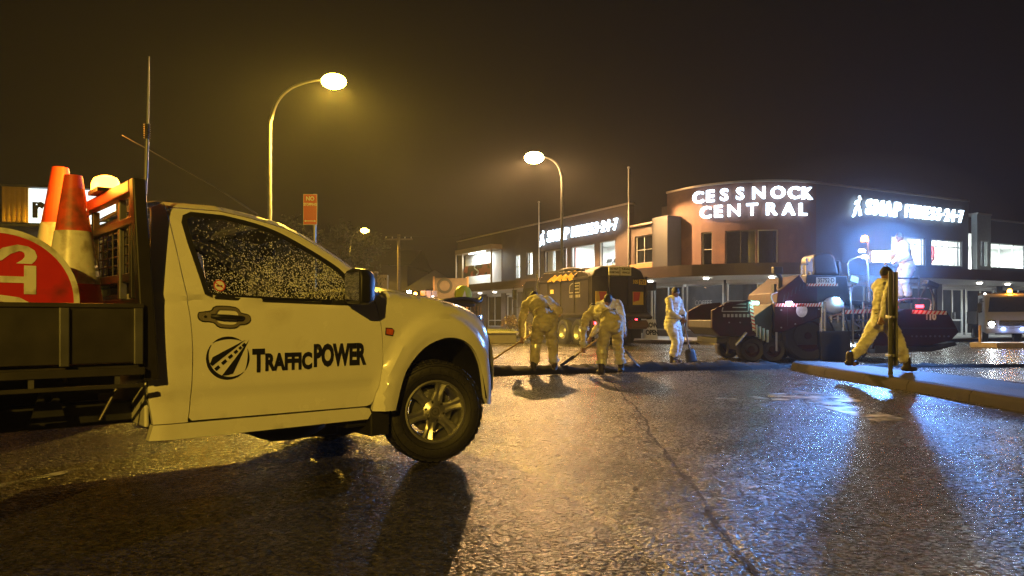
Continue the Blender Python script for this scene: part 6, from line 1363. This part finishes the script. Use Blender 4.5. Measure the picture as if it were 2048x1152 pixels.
# small walk-behind roller with lime cover standing past the bonnet
rl = thing('compactor', 'black walk behind compactor with lime green round cover past the bonnet', 'compactor', (-1.05, 14.6, 0), R(25))
MB().cyl((-.35, 0, .28), (.35, 0, .28), .28, .28, 24).build('drum', M_steel, rl, smooth=40); MB().box(-.38, .38, -.22, .3, .5, .85).build('engine_box', M_pblk, rl, bevel=.04)
for x in (-.39, .36): MB().box(x, x+.03, -.08, .08, .2, .6).build('fork', M_pblk, rl)
MB().box(-.10, .10, -.08, .10, .85, 1.32).build('mast', M_pblk, rl, bevel=.02); MB().box(-.42, .32, -.1, .14, 1.26, 1.40).build('control_head', M_pblk, rl, bevel=.03); MB().tube(smooth_path([(-.5, -.05, 1.22), (-.38, -.12, 1.36), (.1, -.12, 1.42), (.38, -.1, 1.36), (.5, .0, 1.44)], 4), .035, 8).build('handlebar', M_pblk, rl, smooth=60)
MB().lathe([(.001, -.05), (.12, -.05), (.17, -.03), (.18, .03), (.001, .03)], lambda r, a, h: (.12+r*math.cos(a), .02+h, 1.50+r*math.sin(a)), 28).build('round_cover', mat('lime_cover', (.45, .55, .05), .4), rl, smooth=40)
MB().add([(.07, -.055, 1.45), (.15, -.055, 1.45), (.12, -.055, 1.58)], [(0, 1, 2)]).build('pale_mark', M_wdecal, rl); MB().box(-.03, .03, -.12, -.1, 1.05, 1.12).build('gauge', M_wdecal, rl)
# ---------------------------------------------------------------- background buildings, left
sb_ = thing('left_shop', 'dark flat roofed shop with a yellow and white light box sign', 'building', (-18.8, 26.5, 0), R(12))
MB().box(-5.5, 4.2, 0, 8, 0, 4.2).build('wall', mat('dark_shop_wall', (.045, .042, .04), .7), sb_); MB().box(-5.6, 4.3, -.06, 8.1, 4.2, 4.35).build('parapet', M_dark, sb_)
MB().box(-5.5, 4.2, -2.0, 0, 3.0, 3.15).build('awning', M_dark, sb_)
for x in (-4.6, -2.4, -.2, 2.0): wf = MB().box(x, x+1.9, -.05, -.004, .6, 2.6).build('window', M_dpane, sb_); MB().box(x-.05, x+1.95, -.06, -.0, 2.6, 2.68).build('frame', M_wframe, wf)
bx = thing('lightbox_sign', 'shop roof sign with ribbed yellow panel and lit white panel', 'sign', (-17.3, 25.6, 4.32), R(12))
MB().box(-.10, .70, 0, .25, 0, 1.22).build('yellow_panel', mat('yellow_panel', (.55, .33, .05), .5, var=.1), bx)
for i in range(5): MB().box(-.07+.155*i, .0+.155*i, -.03, -.001, .02, 1.2).build('rib', MATS['yellow_panel'], bx)
MB().box(.72, 3.4, .0, .25, 0, 1.18).build('lit_panel', glow('lightbox_face', (.80, .95, 1.0), 1.15), bx)
text('r', 1.0, .05, 0, .9, 'LEFT').map(lambda a, b, c: (.82+a, -.006, .52+b)).build('letter', M_decal, bx, merge=False)
MB().box(-.15, 3.6, -.04, .3, 1.22, 1.30).build('top_cap', M_dark, bx); MB().box(-.15, 3.6, .02, .25, -.12, -.002).build('bottom_cap', M_dark, bx)
nbh = thing('neighbour_shop', 'low gabled shop next to the lit bay window', 'building', (-5.2, 64.5, 0), R(0))
MB().box(-4.0, 1.2, 0, 7, 0, 3.4).build('wall', M_brown, nbh); MB().prism([(-4.3, 3.4), (1.5, 3.4), (-1.4, 5.2)], lambda a, b, c: (a, c, b), -.3, 7.2).build('roof', mat('pale_roof', (.07, .06, .05), .7), nbh)
for x in (-3.4, -1.0): wf = MB().box(x, x+1.5, -.05, -.004, .8, 2.4).build('window', M_dpane, nbh); MB().box(x-.06, x+1.56, -.07, -.0, 2.4, 2.48).build('frame', M_wframe, wf)
far = thing('dark_terrace', 'long dark two storey terrace across the side street', 'building', (-26, 66, 0), R(-4))
MB().box(-14, 17, 0, 10, 0, 5.6).build('wall', mat('dark_terrace_wall', (.05, .042, .035), .8), far); MB().prism([(-.5, 5.6), (10.5, 5.6), (5, 7.4)], lambda a, b, c: (c, a, b), -14.3, 17.3).build('roof', mat('dark_roof', (.03, .027, .025), .8), far)
for i in range(9):
    for z in (.9, 3.5): wf = MB().box(-12.8+3.2*i, -11.4+3.2*i, -.05, -.004, z, z+1.4).build('window', M_dpane, far); MB().box(-12.9+3.2*i, -11.3+3.2*i, -.08, 0, z-.1, z-.004).build('sill', M_conc, far)
# yellow loader standing behind the tray
yl = thing('yellow_loader', 'yellow loader cab parked behind the pickup headboard', 'loader', (-5.15, 9.4, 0), R(-15))
M_yl = mat('loader_yellow', (.62, .36, .03), .4, var=.1, dirt=(.25, .16, .05))
MB().prism([(-.6, .75), (.62, .75), (.62, 1.25), (.5, 2.05), (.25, 2.2), (-.35, 2.2), (-.6, 1.95)], lambda a, b, c: (a, c, b), 0, 1.3).build('cab', M_yl, yl, bevel=.06, smooth=50)
MB().prism([(-.42, 1.5), (-.16, 1.5), (-.13, 1.92), (-.34, 1.92)], lambda a, b, c: (a, c, b), -.006, -.002).build('cab_window', M_dpane, yl); MB().box(.08, .12, -.03, -.008, 1.0, 2.0).build('window_pillar', M_yl, yl)
MB().box(-1.9, -.6, .1, 1.2, .65, 1.35).build('engine_cover', M_yl, yl, bevel=.06); MB().box(.62, 1.5, .25, .45, .7, .9).build('loader_arm', M_yl, yl, bevel=.03); MB().box(.62, 1.5, .85, 1.05, .7, .9).build('loader_arm', M_yl, yl, bevel=.03); MB().prism([(1.4, .15), (2.0, .15), (2.0, .25), (1.6, .9), (1.4, .9)], lambda a, b, c: (a, c, b), -.15, 1.45).build('bucket', M_yl, yl, bevel=.02)
for x in (-1.35, .3):
    for y in (.05, 1.25): roll = bpy.data.objects.new('wheel', None); COL.objects.link(roll); roll.parent = yl; roll.location = (x, y, .48); MB().lathe([(.26, -.13), (.42, -.15), (.48, -.12), (.48, .12), (.42, .15), (.26, .13)], lambda r, a, h: (r*math.cos(a), h, r*math.sin(a)), 28).build('tyre', M_rubber, roll, smooth=40); MB().lathe([(.01, -.06), (.2, -.06), (.27, -.13)], lambda r, a, h: (r*math.cos(a), h, r*math.sin(a)), 20).build('rim', M_yl, roll, smooth=40)

# ---------------------------------------------------------------- treadmills at the gym windows
for i, s_ in enumerate((13.6, 12.9, 12.2)):
    w = fq(sq(s_-1.2), -2.2, 3.42); t = thing('treadmill', 'dark treadmill behind the lit gym window ' + ('nearest the rust partition', 'in the middle of the row', 'nearest the recessed windows')[i], 'treadmill', w, math.atan2(av.y, av.x), 'treadmills at the gym window')
    MB().box(-.8, .8, -.3, .3, 0, .15).build('deck', M_black, t, bevel=.02); MB().tube([(-.55, -.28, .1), (-.68, -.28, .95)], .03, 6).build('upright', M_black, t); MB().tube([(-.55, .28, .1), (-.68, .28, .95)], .03, 6).build('upright', M_black, t); MB().obox((-.70, 0, .98), (.08, .46, .24), (0, R(25), 0)).build('console', M_black, t, bevel=.02)

# ---------------------------------------------------------------- steam off the hot mix
def steam(puffs, label):
    s_ = thing('steam', label, 'steam'); s_['kind'] = 'stuff'
    for c, r, dens in puffs:
        m = bpy.data.materials.new('steam'); m.use_nodes = True; nt = m.node_tree; nt.nodes.clear()
        o = nd(nt, 'ShaderNodeOutputMaterial'); v = nd(nt, 'ShaderNodeVolumePrincipled'); v.inputs['Density'].default_value = dens; v.inputs['Color'].default_value = (.92, .94, .96, 1); v.inputs['Anisotropy'].default_value = .2
        nt.links.new(v.outputs[0], o.inputs['Volume']); o_ = MB().ell(c, r, 24).build('puff', m, s_, smooth=180); o_['kind'] = 'stuff'
steam([((8.5, 17.2, 2.55), (.9, .7, .7), .012), ((8.5, 17.2, 2.6), (1.6, .9, 1.1), .007), ((8.4, 17.3, 2.7), (2.5, 1.1, 1.6), .0045), ((8.2, 17.3, 2.8), (3.5, 1.3, 2.1), .003)], 'bluish steam drifting round the paver work light')
steam([((.5, 19.5, .9), (1.5, 1.2, 1.1), .010), ((.7, 19.6, .8), (.9, .8, .7), .012), ((1.4, 20.4, 1.4), (1.3, 1.0, 1.2), .010)], 'pale steam rising behind the raking workers')

# ---------------------------------------------------------------- damp night air
hz = MB().box(-75, 75, -30, 100, -1.2, 16); hzo = hz.build('haze', None, None, kind='stuff', label='thin damp night air lit by the lamps')
hm = bpy.data.materials.new('damp_air'); hm.use_nodes = True; nt = hm.node_tree; nt.nodes.clear()
o_ = nd(nt, 'ShaderNodeOutputMaterial'); pvn = nd(nt, 'ShaderNodeVolumePrincipled'); pvn.inputs['Color'].default_value = (.9, .92, .95, 1); pvn.inputs['Density'].default_value = .0007; pvn.inputs['Anisotropy'].default_value = .25
nt.links.new(pvn.outputs[0], o_.inputs['Volume']); hzo.data.materials.append(hm)
